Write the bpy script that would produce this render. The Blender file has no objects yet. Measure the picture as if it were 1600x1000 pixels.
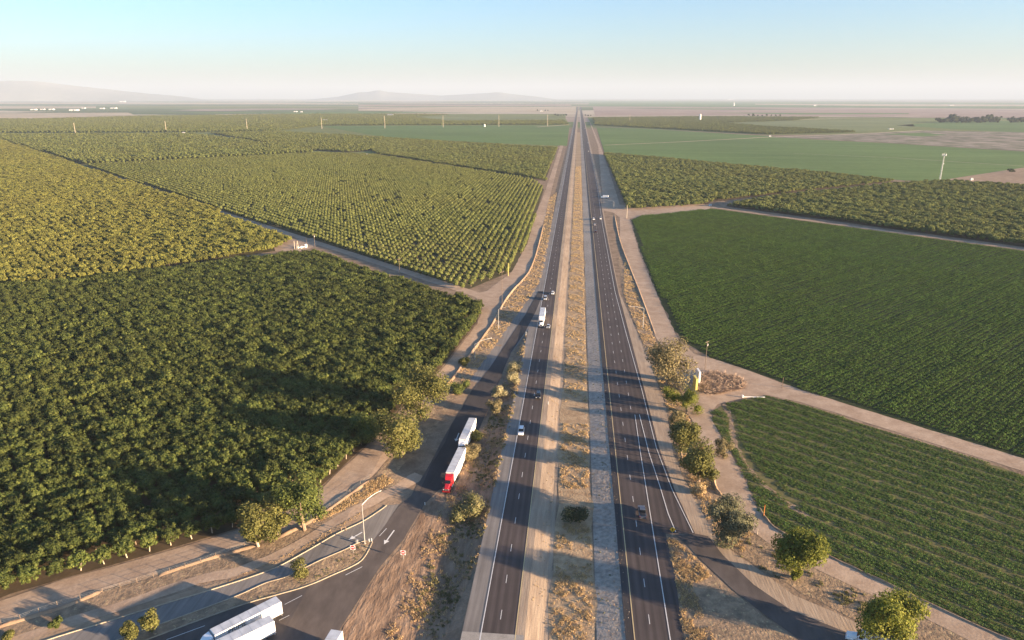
import bpy, bmesh, math, random
import numpy as np
from mathutils import Vector, Matrix
from mathutils.geometry import tessellate_polygon

# ------------------------------------------------------------------ camera, sky, sun
scene = bpy.context.scene
COL = scene.collection
CAM_H = 109.5
LENS = 1100.0                       # focal length in units of 1/1600 of the picture width
PITCH = math.atan(348 / LENS)
YAW = math.radians(5.2)
camd = bpy.data.cameras.new('camera'); cam = bpy.data.objects.new('camera', camd); COL.objects.link(cam)
camd.sensor_width = 36; camd.lens = 36 * LENS / 1600
camd.clip_start = 1; camd.clip_end = 120000
cam.location = (0, 0, CAM_H)
cam.rotation_euler = (math.pi / 2 - PITCH, 0, YAW)
scene.camera = cam

SUN_AZ = -17.0                      # degrees counter-clockwise from +X, the highway runs along +Y
SUN_EL = 8.5
w = bpy.data.worlds.new('World'); scene.world = w; w.use_nodes = True
nt = w.node_tree; bg = nt.nodes['Background']
sky = nt.nodes.new('ShaderNodeTexSky'); sky.sky_type = 'NISHITA'; sky.sun_disc = False
sky.sun_elevation = math.radians(SUN_EL); sky.sun_rotation = math.radians(90 - SUN_AZ)
sky.altitude = 100; sky.air_density = 1.0; sky.dust_density = 1.2; sky.ozone_density = 4.2
nt.links.new(sky.outputs[0], bg.inputs[0]); bg.inputs[1].default_value = 0.08
sd = bpy.data.lights.new('sun', 'SUN'); sun = bpy.data.objects.new('sun', sd); COL.objects.link(sun)
sd.energy = 5.0; sd.angle = math.radians(0.6); sd.color = (1.0, 0.73, 0.47)
a, e = math.radians(SUN_AZ), math.radians(SUN_EL)
sdir = Vector((math.cos(a) * math.cos(e), math.sin(a) * math.cos(e), math.sin(e)))
sun.rotation_euler = sdir.to_track_quat('Z', 'Y').to_euler()
vs = scene.view_settings; vs.view_transform = 'Standard'; vs.look = 'None'; vs.gamma = 1
vs.use_curve_mapping = False; vs.exposure = 2.22
HAZE_DENSITY = 5.0e-5
scene.cycles.volume_bounces = 1

rng = random.Random(7)
nrng = np.random.default_rng(11)

# ------------------------------------------------------------------ terrain and surveying
YL = [60, 70, 80, 90] + list(range(100, 640, 10)) + [680, 740, 820, 900, 1000, 1150, 1300, 1600, 2000, 2600, 3500, 5000, 7000, 10000, 15000, 25000, 45000, 70000]
XL = [-60, -26, -22, -8.4, -4.4, 6.4, 13.0]
def bank_depth(y):                  # how far the verge left of the highway lies below it
    return float(np.interp(y, [100, 200, 300, 345, 520, 620, 2000, 4000], [1.9, 1.7, 1.0, 0.05, 0.05, 0.4, 0.2, 0.0]))
def median_depth(y):
    return float(np.interp(y, [0, 250, 600, 3000, 5000], [0.6, 0.6, 0.3, 0.2, 0.0]))
def zt(x, y):
    if x <= -60 or x >= 13: return 0.0
    d = bank_depth(y); m = median_depth(y)
    return float(np.interp(x, XL, [0, -d, 0, 0, -m, -m, 0]))
def ray(px, py, z):
    u = (px - 800) / LENS; v = (500 - py) / LENS
    fy = math.cos(PITCH) + v * math.sin(PITCH); fz = -math.sin(PITCH) + v * math.cos(PITCH)
    t = (CAM_H - z) / -fz
    return t * (u * math.cos(YAW) - fy * math.sin(YAW)), t * (u * math.sin(YAW) + fy * math.cos(YAW))
def G(px, py):                      # survey: a sight line of the photograph -> the point where it meets the ground
    z = 0
    for _ in range(4):
        x, y = ray(px, py, z); z = zt(x, y)
    return (x, y)
def P(*pts): return [G(*p) for p in pts]
def at(px, py):
    x, y = G(px, py); return Vector((x, y, zt(x, y)))
def mpp(px, py):                    # metres per photograph pixel at that ground point
    x, y = G(px, py)
    d = Vector((x, y, -CAM_H)); f = Vector((-math.sin(YAW) * math.cos(PITCH), math.cos(YAW) * math.cos(PITCH), -math.sin(PITCH)))
    return d.dot(f) / LENS

# ------------------------------------------------------------------ materials
def new_mat(name):
    m = bpy.data.materials.new(name); m.use_nodes = True
    return m, m.node_tree, m.node_tree.nodes['Principled BSDF']
def N(nt, t, **k):
    n = nt.nodes.new(t)
    for a, b in k.items(): setattr(n, a, b)
    return n
def ramp(nt, fac, stops):
    r = N(nt, 'ShaderNodeValToRGB'); el = r.color_ramp.elements
    el[0].position, el[0].color = stops[0][0], (*stops[0][1], 1)
    el[1].position, el[1].color = stops[-1][0], (*stops[-1][1], 1)
    for p, c in stops[1:-1]:
        q = el.new(p); q.color = (*c, 1)
    nt.links.new(fac, r.inputs[0]); return r.outputs[0]
def noise(nt, vec, scale, detail=4, rough=0.55, stretch=None, rot=0):
    if stretch or rot:
        mp = N(nt, 'ShaderNodeMapping'); mp.vector_type = 'POINT'
        mp.inputs['Rotation'].default_value = (0, 0, rot)
        if stretch: mp.inputs['Scale'].default_value = stretch
        nt.links.new(vec, mp.inputs[0]); vec = mp.outputs[0]
    n = N(nt, 'ShaderNodeTexNoise'); n.inputs['Scale'].default_value = scale
    n.inputs['Detail'].default_value = detail; n.inputs['Roughness'].default_value = rough
    nt.links.new(vec, n.inputs['Vector']); return n.outputs[0]
def mix(nt, fac, a, b, mode='MIX'):
    m = N(nt, 'ShaderNodeMix'); m.data_type = 'RGBA'; m.blend_type = mode
    if isinstance(fac, (int, float)): m.inputs[0].default_value = fac
    else: nt.links.new(fac, m.inputs[0])
    for i, c in ((6, a), (7, b)):
        if isinstance(c, tuple): m.inputs[i].default_value = (*c, 1)
        else: nt.links.new(c, m.inputs[i])
    return m.outputs[2]
def sc(c, k): return tuple(min(1, x * k) for x in c)
def ground_mat(name, c, c2, scale=0.25, big=0.02, rough=0.95, bump=0.0, stretch=None, rot=0, contrast=(0.35, 0.65), specks=None, bscale=1.5):
    m, nt, b = new_mat(name)
    pos = N(nt, 'ShaderNodeNewGeometry').outputs['Position']
    n1 = noise(nt, pos, scale, 6, 0.6, stretch, rot)
    col = ramp(nt, n1, [(contrast[0], c), (contrast[1], c2)])
    n2 = noise(nt, pos, big, 3, 0.5)
    col = mix(nt, ramp(nt, n2, [(0.35, (0.78,) * 3), (0.65, (1.18,) * 3)]), (0, 0, 0), col, 'MIX')
    g = mix(nt, 1.0, mix(nt, ramp(nt, n1, [(contrast[0], (0, 0, 0)), (contrast[1], (1, 1, 1))]), c, c2), ramp(nt, n2, [(0.3, (0.76,) * 3), (0.7, (1.0,) * 3)]), 'MULTIPLY')
    n3 = noise(nt, pos, scale * 7, 3, 0.6)
    g = mix(nt, 1.0, g, ramp(nt, n3, [(0.3, (0.8,) * 3), (0.7, (1.0,) * 3)]), 'MULTIPLY')
    if specks:
        n4 = noise(nt, pos, specks[1], 4, 0.7)
        g = mix(nt, ramp(nt, n4, [(specks[2], (0, 0, 0)), (specks[2] + 0.08, (1, 1, 1))]), g, specks[0])
    nt.links.new(g, b.inputs['Base Color']); b.inputs['Roughness'].default_value = rough
    b.inputs['Specular IOR Level'].default_value = 0.15
    if bump:
        bn = N(nt, 'ShaderNodeBump'); bn.inputs['Strength'].default_value = 1; bn.inputs['Distance'].default_value = bump
        nb = noise(nt, pos, bscale, 5, 0.6, stretch, rot)
        nt.links.new(nb, bn.inputs['Height']); nt.links.new(bn.outputs[0], b.inputs['Normal'])
    return m
def leaf_mat(name, cols, trans=0.25, spread=0.35):
    m, nt, b = new_mat(name)
    geo = N(nt, 'ShaderNodeNewGeometry'); oi = N(nt, 'ShaderNodeObjectInfo')
    col = ramp(nt, geo.outputs['Random Per Island'], [(i / (len(cols) - 1), c) for i, c in enumerate(cols)])
    hv = N(nt, 'ShaderNodeHueSaturation')
    mr = N(nt, 'ShaderNodeMapRange'); nt.links.new(oi.outputs['Random'], mr.inputs[0])
    mr.inputs[3].default_value = 1 - spread; mr.inputs[4].default_value = 1 + spread
    big = noise(nt, geo.outputs['Position'], 0.006, 3)
    mr2 = N(nt, 'ShaderNodeMapRange'); nt.links.new(big, mr2.inputs[0]); mr2.inputs[1].default_value = 0.3; mr2.inputs[2].default_value = 0.7
    mr2.inputs[3].default_value = 0.492; mr2.inputs[4].default_value = 0.508
    nt.links.new(mr2.outputs[0], hv.inputs['Hue']); nt.links.new(mr.outputs[0], hv.inputs['Value']); nt.links.new(col, hv.inputs['Color'])
    nt.links.new(hv.outputs[0], b.inputs['Base Color']); b.inputs['Roughness'].default_value = 0.75
    b.inputs['Specular IOR Level'].default_value = 0.2
    if trans:
        t = N(nt, 'ShaderNodeBsdfTranslucent'); nt.links.new(hv.outputs[0], t.inputs[0])
        ms = N(nt, 'ShaderNodeMixShader'); ms.inputs[0].default_value = trans
        nt.links.new(b.outputs[0], ms.inputs[1]); nt.links.new(t.outputs[0], ms.inputs[2])
        nt.links.new(ms.outputs[0], nt.nodes['Material Output'].inputs[0])
    return m
def plain(name, c, rough=0.5, metal=0.0, coat=0.0, var=0.12, scale=3.0):
    m, nt, b = new_mat(name)
    tc = N(nt, 'ShaderNodeTexCoord')
    n = noise(nt, tc.outputs['Object'], scale, 4)
    nt.links.new(ramp(nt, n, [(0.3, sc(c, 1 - var)), (0.7, c)]), b.inputs['Base Color'])
    b.inputs['Roughness'].default_value = rough; b.inputs['Metallic'].default_value = metal
    b.inputs['Coat Weight'].default_value = coat
    return m
M = {}
M['soil'] = ground_mat('soil', (0.33, 0.22, 0.14), (0.46, 0.33, 0.215), 0.12, 0.01, bump=0.12, bscale=0.9)
M['verge'] = ground_mat('dry_verge', (0.23, 0.165, 0.11), (0.44, 0.31, 0.195), 0.35, 0.03, bump=0.22, bscale=1.1, specks=((0.46, 0.35, 0.19), 0.9, 0.58))
M['rut'] = ground_mat('rutted_soil', (0.22, 0.14, 0.09), (0.40, 0.27, 0.175), 0.35, 0.03, bump=0.3, stretch=(1.7, 0.5, 1), rot=math.radians(-20), bscale=0.5)
M['road_dirt'] = ground_mat('dirt_road', (0.42, 0.295, 0.20), (0.55, 0.405, 0.285), 0.2, 0.02, bump=0.05)
M['gravel'] = ground_mat('gravel', (0.30, 0.255, 0.21), (0.52, 0.44, 0.355), 0.9, 0.03, bump=0.12, bscale=1.3)
M['gravel_warm'] = ground_mat('median_dirt', (0.38, 0.28, 0.195), (0.52, 0.395, 0.275), 0.6, 0.03, bump=0.06, stretch=(1.6, 0.14, 1))
M['straw'] = ground_mat('straw_ground', (0.37, 0.25, 0.145), (0.54, 0.39, 0.235), 0.5, 0.03, bump=0.18, bscale=1.6)
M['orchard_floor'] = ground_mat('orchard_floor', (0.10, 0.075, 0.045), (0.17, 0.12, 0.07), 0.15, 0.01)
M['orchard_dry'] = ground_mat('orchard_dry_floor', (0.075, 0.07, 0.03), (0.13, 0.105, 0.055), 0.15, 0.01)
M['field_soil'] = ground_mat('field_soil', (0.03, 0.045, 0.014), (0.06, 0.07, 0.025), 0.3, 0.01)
M['stripe_soil'] = ground_mat('stripe_field_soil', (0.13, 0.13, 0.045), (0.23, 0.19, 0.085), 0.12, 0.012, stretch=(0.12, 5, 1), rot=math.radians(40))
M['far_green'] = ground_mat('far_green_field', (0.12, 0.20, 0.048), (0.165, 0.245, 0.068), 0.01, 0.002, stretch=(0.3, 2, 1), rot=math.radians(45), bump=0.5, bscale=0.3)
M['far_green_b'] = ground_mat('far_pale_green_field', (0.18, 0.21, 0.07), (0.24, 0.26, 0.10), 0.01, 0.002, stretch=(0.3, 2, 1), rot=math.radians(45))
M['far_orchard'] = ground_mat('far_orchard_cover', (0.16, 0.19, 0.05), (0.26, 0.27, 0.085), 0.05, 0.002, bump=1.0, bscale=0.12)
M['far_tan'] = ground_mat('far_tan_field', (0.52, 0.40, 0.25), (0.64, 0.51, 0.34), 0.01, 0.002)
M['far_brown'] = ground_mat('far_fallow_field', (0.38, 0.25, 0.19), (0.46, 0.33, 0.25), 0.006, 0.002)
M['hill'] = ground_mat('hill_slopes', (0.26, 0.27, 0.24), (0.33, 0.33, 0.29), 0.001, 0.0004)
M['scrub'] = ground_mat('scrub_ground', (0.17, 0.16, 0.085), (0.42, 0.33, 0.25), 0.02, 0.004, stretch=(1, 1, 1), contrast=(0.4, 0.6))
M['concrete'] = ground_mat('concrete', (0.34, 0.31, 0.27), (0.43, 0.39, 0.34), 0.4, 0.05, rough=0.9)
M['curb'] = ground_mat('curb', (0.40, 0.33, 0.24), (0.52, 0.44, 0.32), 1.0, 0.05, rough=0.8)
def asphalt(name, c, tracks, streak=(1.2, 0.03, 1), rot=0, rough=0.8):
    m, nt, b = new_mat(name)
    pos = N(nt, 'ShaderNodeNewGeometry').outputs['Position']
    n1 = noise(nt, pos, 1.0, 5, 0.6, streak, rot)
    col = ramp(nt, n1, [(0.3, sc(c, 0.78)), (0.7, sc(c, 1.22))])
    n2 = noise(nt, pos, 0.06, 4, 0.6); col = mix(nt, 1.0, col, ramp(nt, n2, [(0.3, (0.70,) * 3), (0.7, (1.0,) * 3)]), 'MULTIPLY')
    n3 = noise(nt, pos, 9, 2); col = mix(nt, 1.0, col, ramp(nt, n3, [(0.3, (0.88,) * 3), (0.7, (1.0,) * 3)]), 'MULTIPLY')
    if tracks:                      # darker wheel paths along the lanes: wear of the surface itself
        sx = N(nt, 'ShaderNodeSeparateXYZ'); nt.links.new(pos, sx.inputs[0])
        ma = N(nt, 'ShaderNodeMath', operation='MULTIPLY_ADD'); nt.links.new(sx.outputs[0], ma.inputs[0])
        ma.inputs[1].default_value = 2 * math.pi / 1.83; ma.inputs[2].default_value = tracks
        s = N(nt, 'ShaderNodeMath', operation='SINE'); nt.links.new(ma.outputs[0], s.inputs[0])
        mr = N(nt, 'ShaderNodeMapRange'); nt.links.new(s.outputs[0], mr.inputs[0]); mr.inputs[1].default_value = -1; mr.inputs[3].default_value = 0.74
        col = mix(nt, 1.0, col, mr.outputs[0], 'MULTIPLY')
    nt.links.new(col, b.inputs['Base Color']); b.inputs['Roughness'].default_value = rough
    b.inputs['Specular IOR Level'].default_value = 0.25
    return m
M['asphalt'] = asphalt('highway_asphalt', (0.105, 0.083, 0.075), 1.2)
M['asphalt_grey'] = asphalt('worn_asphalt', (0.24, 0.215, 0.19), 0)
M['asphalt_dark'] = asphalt('fresh_asphalt', (0.062, 0.054, 0.052), 0, (0.5, 0.1, 1))
M['asphalt_edge'] = asphalt('dark_edge_asphalt', (0.055, 0.05, 0.05), 0)
M['asphalt_ramp'] = asphalt('ramp_asphalt', (0.12, 0.098, 0.085), 0, (0.4, 0.15, 1), 0.5)
M['line'] = plain('white_road_paint', (0.72, 0.70, 0.66), 0.6, var=0.25)
M['yline'] = plain('yellow_road_paint', (0.62, 0.48, 0.24), 0.6, var=0.2)

# base ground: irregular patchwork of far farmland, dusty soil close by
def plain_mat():
    m, nt, b = new_mat('valley_floor')
    pos = N(nt, 'ShaderNodeNewGeometry').outputs['Position']
    mp = N(nt, 'ShaderNodeMapping'); nt.links.new(pos, mp.inputs[0]); mp.inputs['Rotation'].default_value = (0, 0, math.radians(45))
    mp.inputs['Scale'].default_value = (1 / 1900, 1 / 1100, 1)
    vo = N(nt, 'ShaderNodeTexVoronoi'); vo.distance = 'CHEBYCHEV'; vo.inputs['Randomness'].default_value = 0.75; vo.voronoi_dimensions = '2D'
    vo.inputs['Scale'].default_value = 1.0; nt.links.new(mp.outputs[0], vo.inputs['Vector'])
    sp = N(nt, 'ShaderNodeSeparateColor'); nt.links.new(vo.outputs['Color'], sp.inputs[0])
    r = N(nt, 'ShaderNodeValToRGB'); r.color_ramp.interpolation = 'CONSTANT'
    cols = [(0, (0.15, 0.19, 0.075)), (0.17, (0.48, 0.38, 0.27)), (0.27, (0.13, 0.17, 0.07)), (0.45, (0.22, 0.24, 0.11)), (0.55, (0.55, 0.45, 0.32)), (0.66, (0.12, 0.155, 0.065)), (0.8, (0.38, 0.29, 0.22)), (0.9, (0.18, 0.23, 0.09))]
    el = r.color_ramp.elements; el[0].position = 0; el[0].color = (*cols[0][1], 1); el[1].position = cols[1][0]; el[1].color = (*cols[1][1], 1)
    for p_, c_ in cols[2:]: el.new(p_).color = (*c_, 1)
    nt.links.new(sp.outputs[0], r.inputs[0])
    n2 = noise(nt, pos, 0.004, 5, 0.6); far = mix(nt, 1.0, r.outputs[0], ramp(nt, n2, [(0.3, (0.7,) * 3), (0.7, (1.0,) * 3)]), 'MULTIPLY')
    n1 = noise(nt, pos, 0.15, 6, 0.65); near = ramp(nt, n1, [(0.32, (0.20, 0.14, 0.095)), (0.68, (0.38, 0.275, 0.185))])
    n5 = noise(nt, pos, 1.6, 4, 0.7); near = mix(nt, 1.0, near, ramp(nt, n5, [(0.3, (0.7,) * 3), (0.7, (1.0,) * 3)]), 'MULTIPLY')
    sx = N(nt, 'ShaderNodeSeparateXYZ'); nt.links.new(pos, sx.inputs[0])
    mr = N(nt, 'ShaderNodeMapRange'); nt.links.new(sx.outputs[1], mr.inputs[0]); mr.inputs[1].default_value = 2600; mr.inputs[2].default_value = 2900
    nt.links.new(mix(nt, mr.outputs[0], near, far), b.inputs['Base Color']); b.inputs['Roughness'].default_value = 1; b.inputs['Specular IOR Level'].default_value = 0.1
    bn = N(nt, 'ShaderNodeBump'); bn.inputs['Distance'].default_value = 0.15; nt.links.new(noise(nt, pos, 0.9, 5), bn.inputs['Height']); nt.links.new(bn.outputs[0], b.inputs['Normal'])
    return m
M['plain'] = plain_mat()

# ------------------------------------------------------------------ mesh helpers
def tag(o, label=None, cat=None, group=None, kind=None):
    if label: o['label'] = label
    if cat: o['category'] = cat
    if group: o['group'] = group
    if kind: o['kind'] = kind
    return o
def link_mesh(name, me, parent=None):
    o = bpy.data.objects.new(name, me); COL.objects.link(o)
    if parent: o.parent = parent
    return o
def empty(name, loc=(0, 0, 0), rz=0, label=None, cat=None, group=None):
    o = bpy.data.objects.new(name, None); COL.objects.link(o); o.location = loc; o.rotation_euler = (0, 0, rz)
    o.empty_display_size = 0.5
    return tag(o, label, cat, group)
class MB:
    def __init__(s): s.v = []; s.f = []
    def add(s, v, f):
        n = len(s.v); s.v += [tuple(p) for p in v]; s.f += [tuple(i + n for i in q) for q in f]; return s
    def box(s, c, d, rz=0, rx=0):
        x, y, z = [k / 2 for k in d]
        m = Matrix.Translation(c) @ Matrix.Rotation(rz, 4, 'Z') @ Matrix.Rotation(rx, 4, 'X')
        v = [m @ Vector((i * x, j * y, k * z)) for k in (-1, 1) for j in (-1, 1) for i in (-1, 1)]
        return s.add(v, [(0, 2, 3, 1), (4, 5, 7, 6), (0, 1, 5, 4), (2, 6, 7, 3), (0, 4, 6, 2), (1, 3, 7, 5)])
    def cyl(s, a, b, r1, r2=None, n=8, cap=True):
        a, b = Vector(a), Vector(b); r2 = r1 if r2 is None else r2
        q = (b - a).to_track_quat('Z', 'Y').to_matrix()
        v = []
        for p, r in ((a, r1), (b, r2)):
            for i in range(n):
                t = 2 * math.pi * i / n; v.append(p + q @ Vector((math.cos(t) * r, math.sin(t) * r, 0)))
        f = [(i, (i + 1) % n, n + (i + 1) % n, n + i) for i in range(n)]
        if cap: f += [tuple(range(n - 1, -1, -1)), tuple(range(n, 2 * n))]
        return s.add(v, f)
    def loft(s, rings, cap=True):
        n = len(rings[0]); v = [p for r in rings for p in r]; f = []
        for k in range(len(rings) - 1):
            for i in range(n):
                j = (i + 1) % n; f.append((k * n + i, k * n + j, (k + 1) * n + j, (k + 1) * n + i))
        if cap: f += [tuple(range(n - 1, -1, -1)), tuple((len(rings) - 1) * n + i for i in range(n))]
        return s.add(v, f)
    def quad(s, *p): return s.add(p, [tuple(range(len(p)))])
    def mesh(s, name, mat, bevel=0, smooth=False):
        me = bpy.data.meshes.new(name); me.from_pydata(s.v, [], s.f)
        if bevel:
            bm = bmesh.new(); bm.from_mesh(me)
            bmesh.ops.recalc_face_normals(bm, faces=bm.faces)
            es = [e_ for e_ in bm.edges if len(e_.link_faces) == 2 and e_.calc_face_angle(0) > 0.5]
            bmesh.ops.bevel(bm, geom=es, offset=bevel, segments=2, affect='EDGES', profile=0.6)
            bm.to_mesh(me); bm.free()
        me.materials.append(mat)
        if smooth: me.polygons.foreach_set('use_smooth', [True] * len(me.polygons))
        me.update(); return me
    def build(s, name, mat, parent=None, bevel=0, smooth=False):
        return link_mesh(name, s.mesh(name, mat, bevel, smooth), parent)
def copy_tree(o, parent=None):
    c = o.copy(); COL.objects.link(c)
    if parent: c.parent = parent
    for ch in list(o.children): copy_tree(ch, c)
    return c
def rough(poly, step=6.0, amp=0.8, seed=0, keep=()):
    r = random.Random(seed); out = []
    n = len(poly)
    for i in range(n):
        a, b = Vector(poly[i]), Vector(poly[(i + 1) % n]); L = (b - a).length
        k = max(1, min(120, int(L / step))); t = (b - a).normalized() if L else Vector((1, 0)); nn = Vector((-t.y, t.x))
        for j in range(k):
            p = a.lerp(b, j / k)
            if i not in keep: p += nn * r.uniform(-amp, amp) + t * r.uniform(-amp, amp) * .4
            out.append((p.x, p.y))
    return out
def drape(poly, lift, slice_y=True):
    bm = bmesh.new(); vs_ = [bm.verts.new((p[0], p[1], 0)) for p in poly]
    for t in tessellate_polygon([[Vector((p[0], p[1], 0)) for p in poly]]):
        try: bm.faces.new([vs_[i] for i in t])
        except ValueError: pass
    x0, x1 = min(p[0] for p in poly), max(p[0] for p in poly); y0, y1 = min(p[1] for p in poly), max(p[1] for p in poly)
    if x1 > -60 and x0 < 13:
        for X in XL:
            if x0 < X < x1: bmesh.ops.bisect_plane(bm, geom=bm.verts[:] + bm.edges[:] + bm.faces[:], plane_co=(X, 0, 0), plane_no=(1, 0, 0))
        for Y in YL:
            if y0 < Y < y1: bmesh.ops.bisect_plane(bm, geom=bm.verts[:] + bm.edges[:] + bm.faces[:], plane_co=(0, Y, 0), plane_no=(0, 1, 0))
    for v in bm.verts: v.co.z = zt(v.co.x, v.co.y) + lift
    bmesh.ops.recalc_face_normals(bm, faces=bm.faces)
    for f in bm.faces:
        if f.normal.z < 0: f.normal_flip()
    return bm
def sheet(name, poly, mat, lift, parent=None, kind='structure', label=None):
    bm = drape(poly, lift); me = bpy.data.meshes.new(name); bm.to_mesh(me); bm.free(); me.materials.append(mat)
    o = link_mesh(name, me, parent)
    if kind: o['kind'] = kind
    if label: o['label'] = label
    return o
def ribbon_poly(pts, w):
    pts = [Vector(p) for p in pts]; L = []; R = []
    for i, p in enumerate(pts):
        t = (pts[min(i + 1, len(pts) - 1)] - pts[max(i - 1, 0)]).normalized(); n = Vector((-t.y, t.x))
        ww = w[i] if isinstance(w, (list, tuple)) else w
        L.append(tuple(p + n * ww / 2)); R.append(tuple(p - n * ww / 2))
    return L + R[::-1]
def smooth_line(pts, n=6):
    P_ = [Vector(p) for p in pts]; out = []
    for i in range(len(P_) - 1):
        a, b, c, d = P_[max(i - 1, 0)], P_[i], P_[i + 1], P_[min(i + 2, len(P_) - 1)]
        for k in range(n):
            t = k / n
            out.append(0.5 * ((2 * b) + (c - a) * t + (2 * a - 5 * b + 4 * c - d) * t * t + (3 * b - 3 * c + d - a) * t ** 3))
    out.append(P_[-1]); return [tuple(p) for p in out]
def inside(poly, x, y):             # vectorised point-in-polygon
    x = np.asarray(x); y = np.asarray(y); r = np.zeros(x.shape, bool); n = len(poly)
    for i in range(n):
        x1, y1 = poly[i]; x2, y2 = poly[(i + 1) % n]
        if y1 == y2: continue
        c = ((y1 > y) != (y2 > y)) & (x < (x2 - x1) * (y - y1) / (y2 - y1) + x1); r ^= c
    return r

# ------------------------------------------------------------------ geometry-node scatter: one object, many instances
def scatter(name, pts, rots, scales, variants, idx=None, label=None, parent=None, tilt=None):
    me = bpy.data.meshes.new(name); pts = np.asarray(pts, dtype=np.float32); n = len(pts)
    me.vertices.add(n); me.vertices.foreach_set('co', pts.ravel())
    def attr(nm, t, arr, f='value'):
        at_ = me.attributes.new(nm, t, 'POINT'); at_.data.foreach_set(f, np.asarray(arr).ravel())
    attr('rz', 'FLOAT', np.asarray(rots, dtype=np.float32)); attr('sc', 'FLOAT', np.asarray(scales, dtype=np.float32))
    attr('pick', 'INT', np.asarray(idx if idx is not None else nrng.integers(0, len(variants), n), dtype=np.int32))
    o = link_mesh(name, me, parent)
    g = bpy.data.node_groups.new(name, 'GeometryNodeTree')
    g.interface.new_socket('Geometry', in_out='INPUT', socket_type='NodeSocketGeometry'); g.interface.new_socket('Geometry', in_out='OUTPUT', socket_type='NodeSocketGeometry')
    gi = g.nodes.new('NodeGroupInput'); go = g.nodes.new('NodeGroupOutput')
    jn = g.nodes.new('GeometryNodeJoinGeometry')
    for vo in reversed(variants):
        oi = g.nodes.new('GeometryNodeObjectInfo'); oi.inputs['Object'].default_value = vo; oi.inputs['As Instance'].default_value = True
        g.links.new(oi.outputs['Geometry'], jn.inputs[0])
    ip = g.nodes.new('GeometryNodeInstanceOnPoints'); ip.inputs['Pick Instance'].default_value = True
    def na(nm, t):
        q = g.nodes.new('GeometryNodeInputNamedAttribute'); q.data_type = t; q.inputs[0].default_value = nm; return q.outputs[0]
    cx = g.nodes.new('ShaderNodeCombineXYZ'); g.links.new(na('rz', 'FLOAT'), cx.inputs[2])
    g.links.new(gi.outputs[0], ip.inputs['Points']); g.links.new(jn.outputs[0], ip.inputs['Instance'])
    g.links.new(na('pick', 'INT'), ip.inputs['Instance Index']); g.links.new(cx.outputs[0], ip.inputs['Rotation']); g.links.new(na('sc', 'FLOAT'), ip.inputs['Scale'])
    g.links.new(ip.outputs[0], go.inputs[0])
    md = o.modifiers.new('scatter', 'NODES'); md.node_group = g
    o['kind'] = 'stuff'
    if label: o['label'] = label
    return o
def proto(name, me):                # source for instances, not placed in the scene itself
    return bpy.data.objects.new(name, me)

def noise2(x, y, s, seed=0):
    return (np.sin(x * s + seed) * np.cos(y * s * .8 + seed * 2) + np.sin(x * s * 2.3 + y * s * 1.9 + seed) * .6 + np.sin(x * s * 5.1 - y * s * 4.3 + seed * 3) * .35) / 1.95
# ------------------------------------------------------------------ foliage
def leaf_cloud(lobes, n, size, seed, mat, name='crown', core=0.0, flat=0.35, core_mat=None, shell=0.55):
    """lobes: (cx,cy,cz,rx,ry,rz). Small leaf-spray faces spread through the outer part of every lobe."""
    r = np.random.default_rng(seed)
    vol = np.array([l[3] * l[4] + l[3] * l[5] for l in lobes]); pick = r.choice(len(lobes), n, p=vol / vol.sum())
    L = np.array(lobes)[pick]
    d = r.normal(size=(n, 3)); d /= np.linalg.norm(d, axis=1)[:, None]
    rad = (shell + (1.06 - shell) * r.random(n) ** 0.6)[:, None]
    c = L[:, :3] + d * L[:, 3:] * rad
    nrm = d + r.normal(size=(n, 3)) * 0.55; nrm[:, 2] += flat; nrm /= np.linalg.norm(nrm, axis=1)[:, None]
    t = np.cross(nrm, r.normal(size=(n, 3))); t /= np.linalg.norm(t, axis=1)[:, None]; b = np.cross(nrm, t)
    s = (size * (0.6 + 0.8 * r.random(n)))[:, None]
    bend = nrm * s * 0.35
    v = np.stack([c - t * s, c + b * s * 0.55 - bend * .3, c + t * s * 0.9 - bend, c - b * s * 0.6 - bend * .3], 1).reshape(-1, 3)
    f = np.arange(n * 4).reshape(-1, 4)
    me = bpy.data.meshes.new(name)
    vv = v.tolist(); ff = f.tolist()
    if core:
        for (cx, cy, cz, rx, ry, rz) in lobes:
            bm = bmesh.new(); bmesh.ops.create_icosphere(bm, subdivisions=1, radius=1.0)
            off = len(vv)
            for q in bm.verts:
                k = core * (0.85 + 0.3 * r.random())
                vv.append((cx + q.co.x * rx * k, cy + q.co.y * ry * k, cz + q.co.z * rz * k))
            ff += [tuple(off + w_.index for w_ in fc.verts) for fc in bm.faces]; bm.free()
    me.from_pydata(vv, [], ff); me.materials.append(mat)
    return me
def trunk_mesh(h, r, limbs, seed, mat, name='trunk'):
    R = random.Random(seed); m = MB(); a = Vector((0, 0, -0.3)); b = Vector((R.uniform(-.1, .1) * h, R.uniform(-.1, .1) * h, h * .45))
    m.cyl(a, b, r, r * .75, 7)
    for i in range(limbs):
        t = 2 * math.pi * (i + R.random() * .6) / limbs; k = R.uniform(.25, .45) * h
        c = b + Vector((math.cos(t) * k * .8, math.sin(t) * k * .8, R.uniform(.25, .5) * h)); m.cyl(b - Vector((0, 0, .1)), c, r * .55, r * .2, 5)
    return m.mesh(name, mat)
M['bark'] = plain('bark', (0.22, 0.16, 0.11), 0.9)
M['pale_bark'] = plain('pale_bark', (0.46, 0.37, 0.27), 0.8, var=0.3)
M['leaf_walnut'] = leaf_mat('walnut_leaves', [(0.034, 0.05, 0.011), (0.058, 0.076, 0.016), (0.108, 0.12, 0.026), (0.043, 0.061, 0.014)], 0.12, 0.35)
M['leaf_gold'] = leaf_mat('golden_orchard_leaves', [(0.10, 0.115, 0.025), (0.165, 0.17, 0.036), (0.23, 0.215, 0.048), (0.125, 0.13, 0.03)], 0.2, 0.35)
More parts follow.
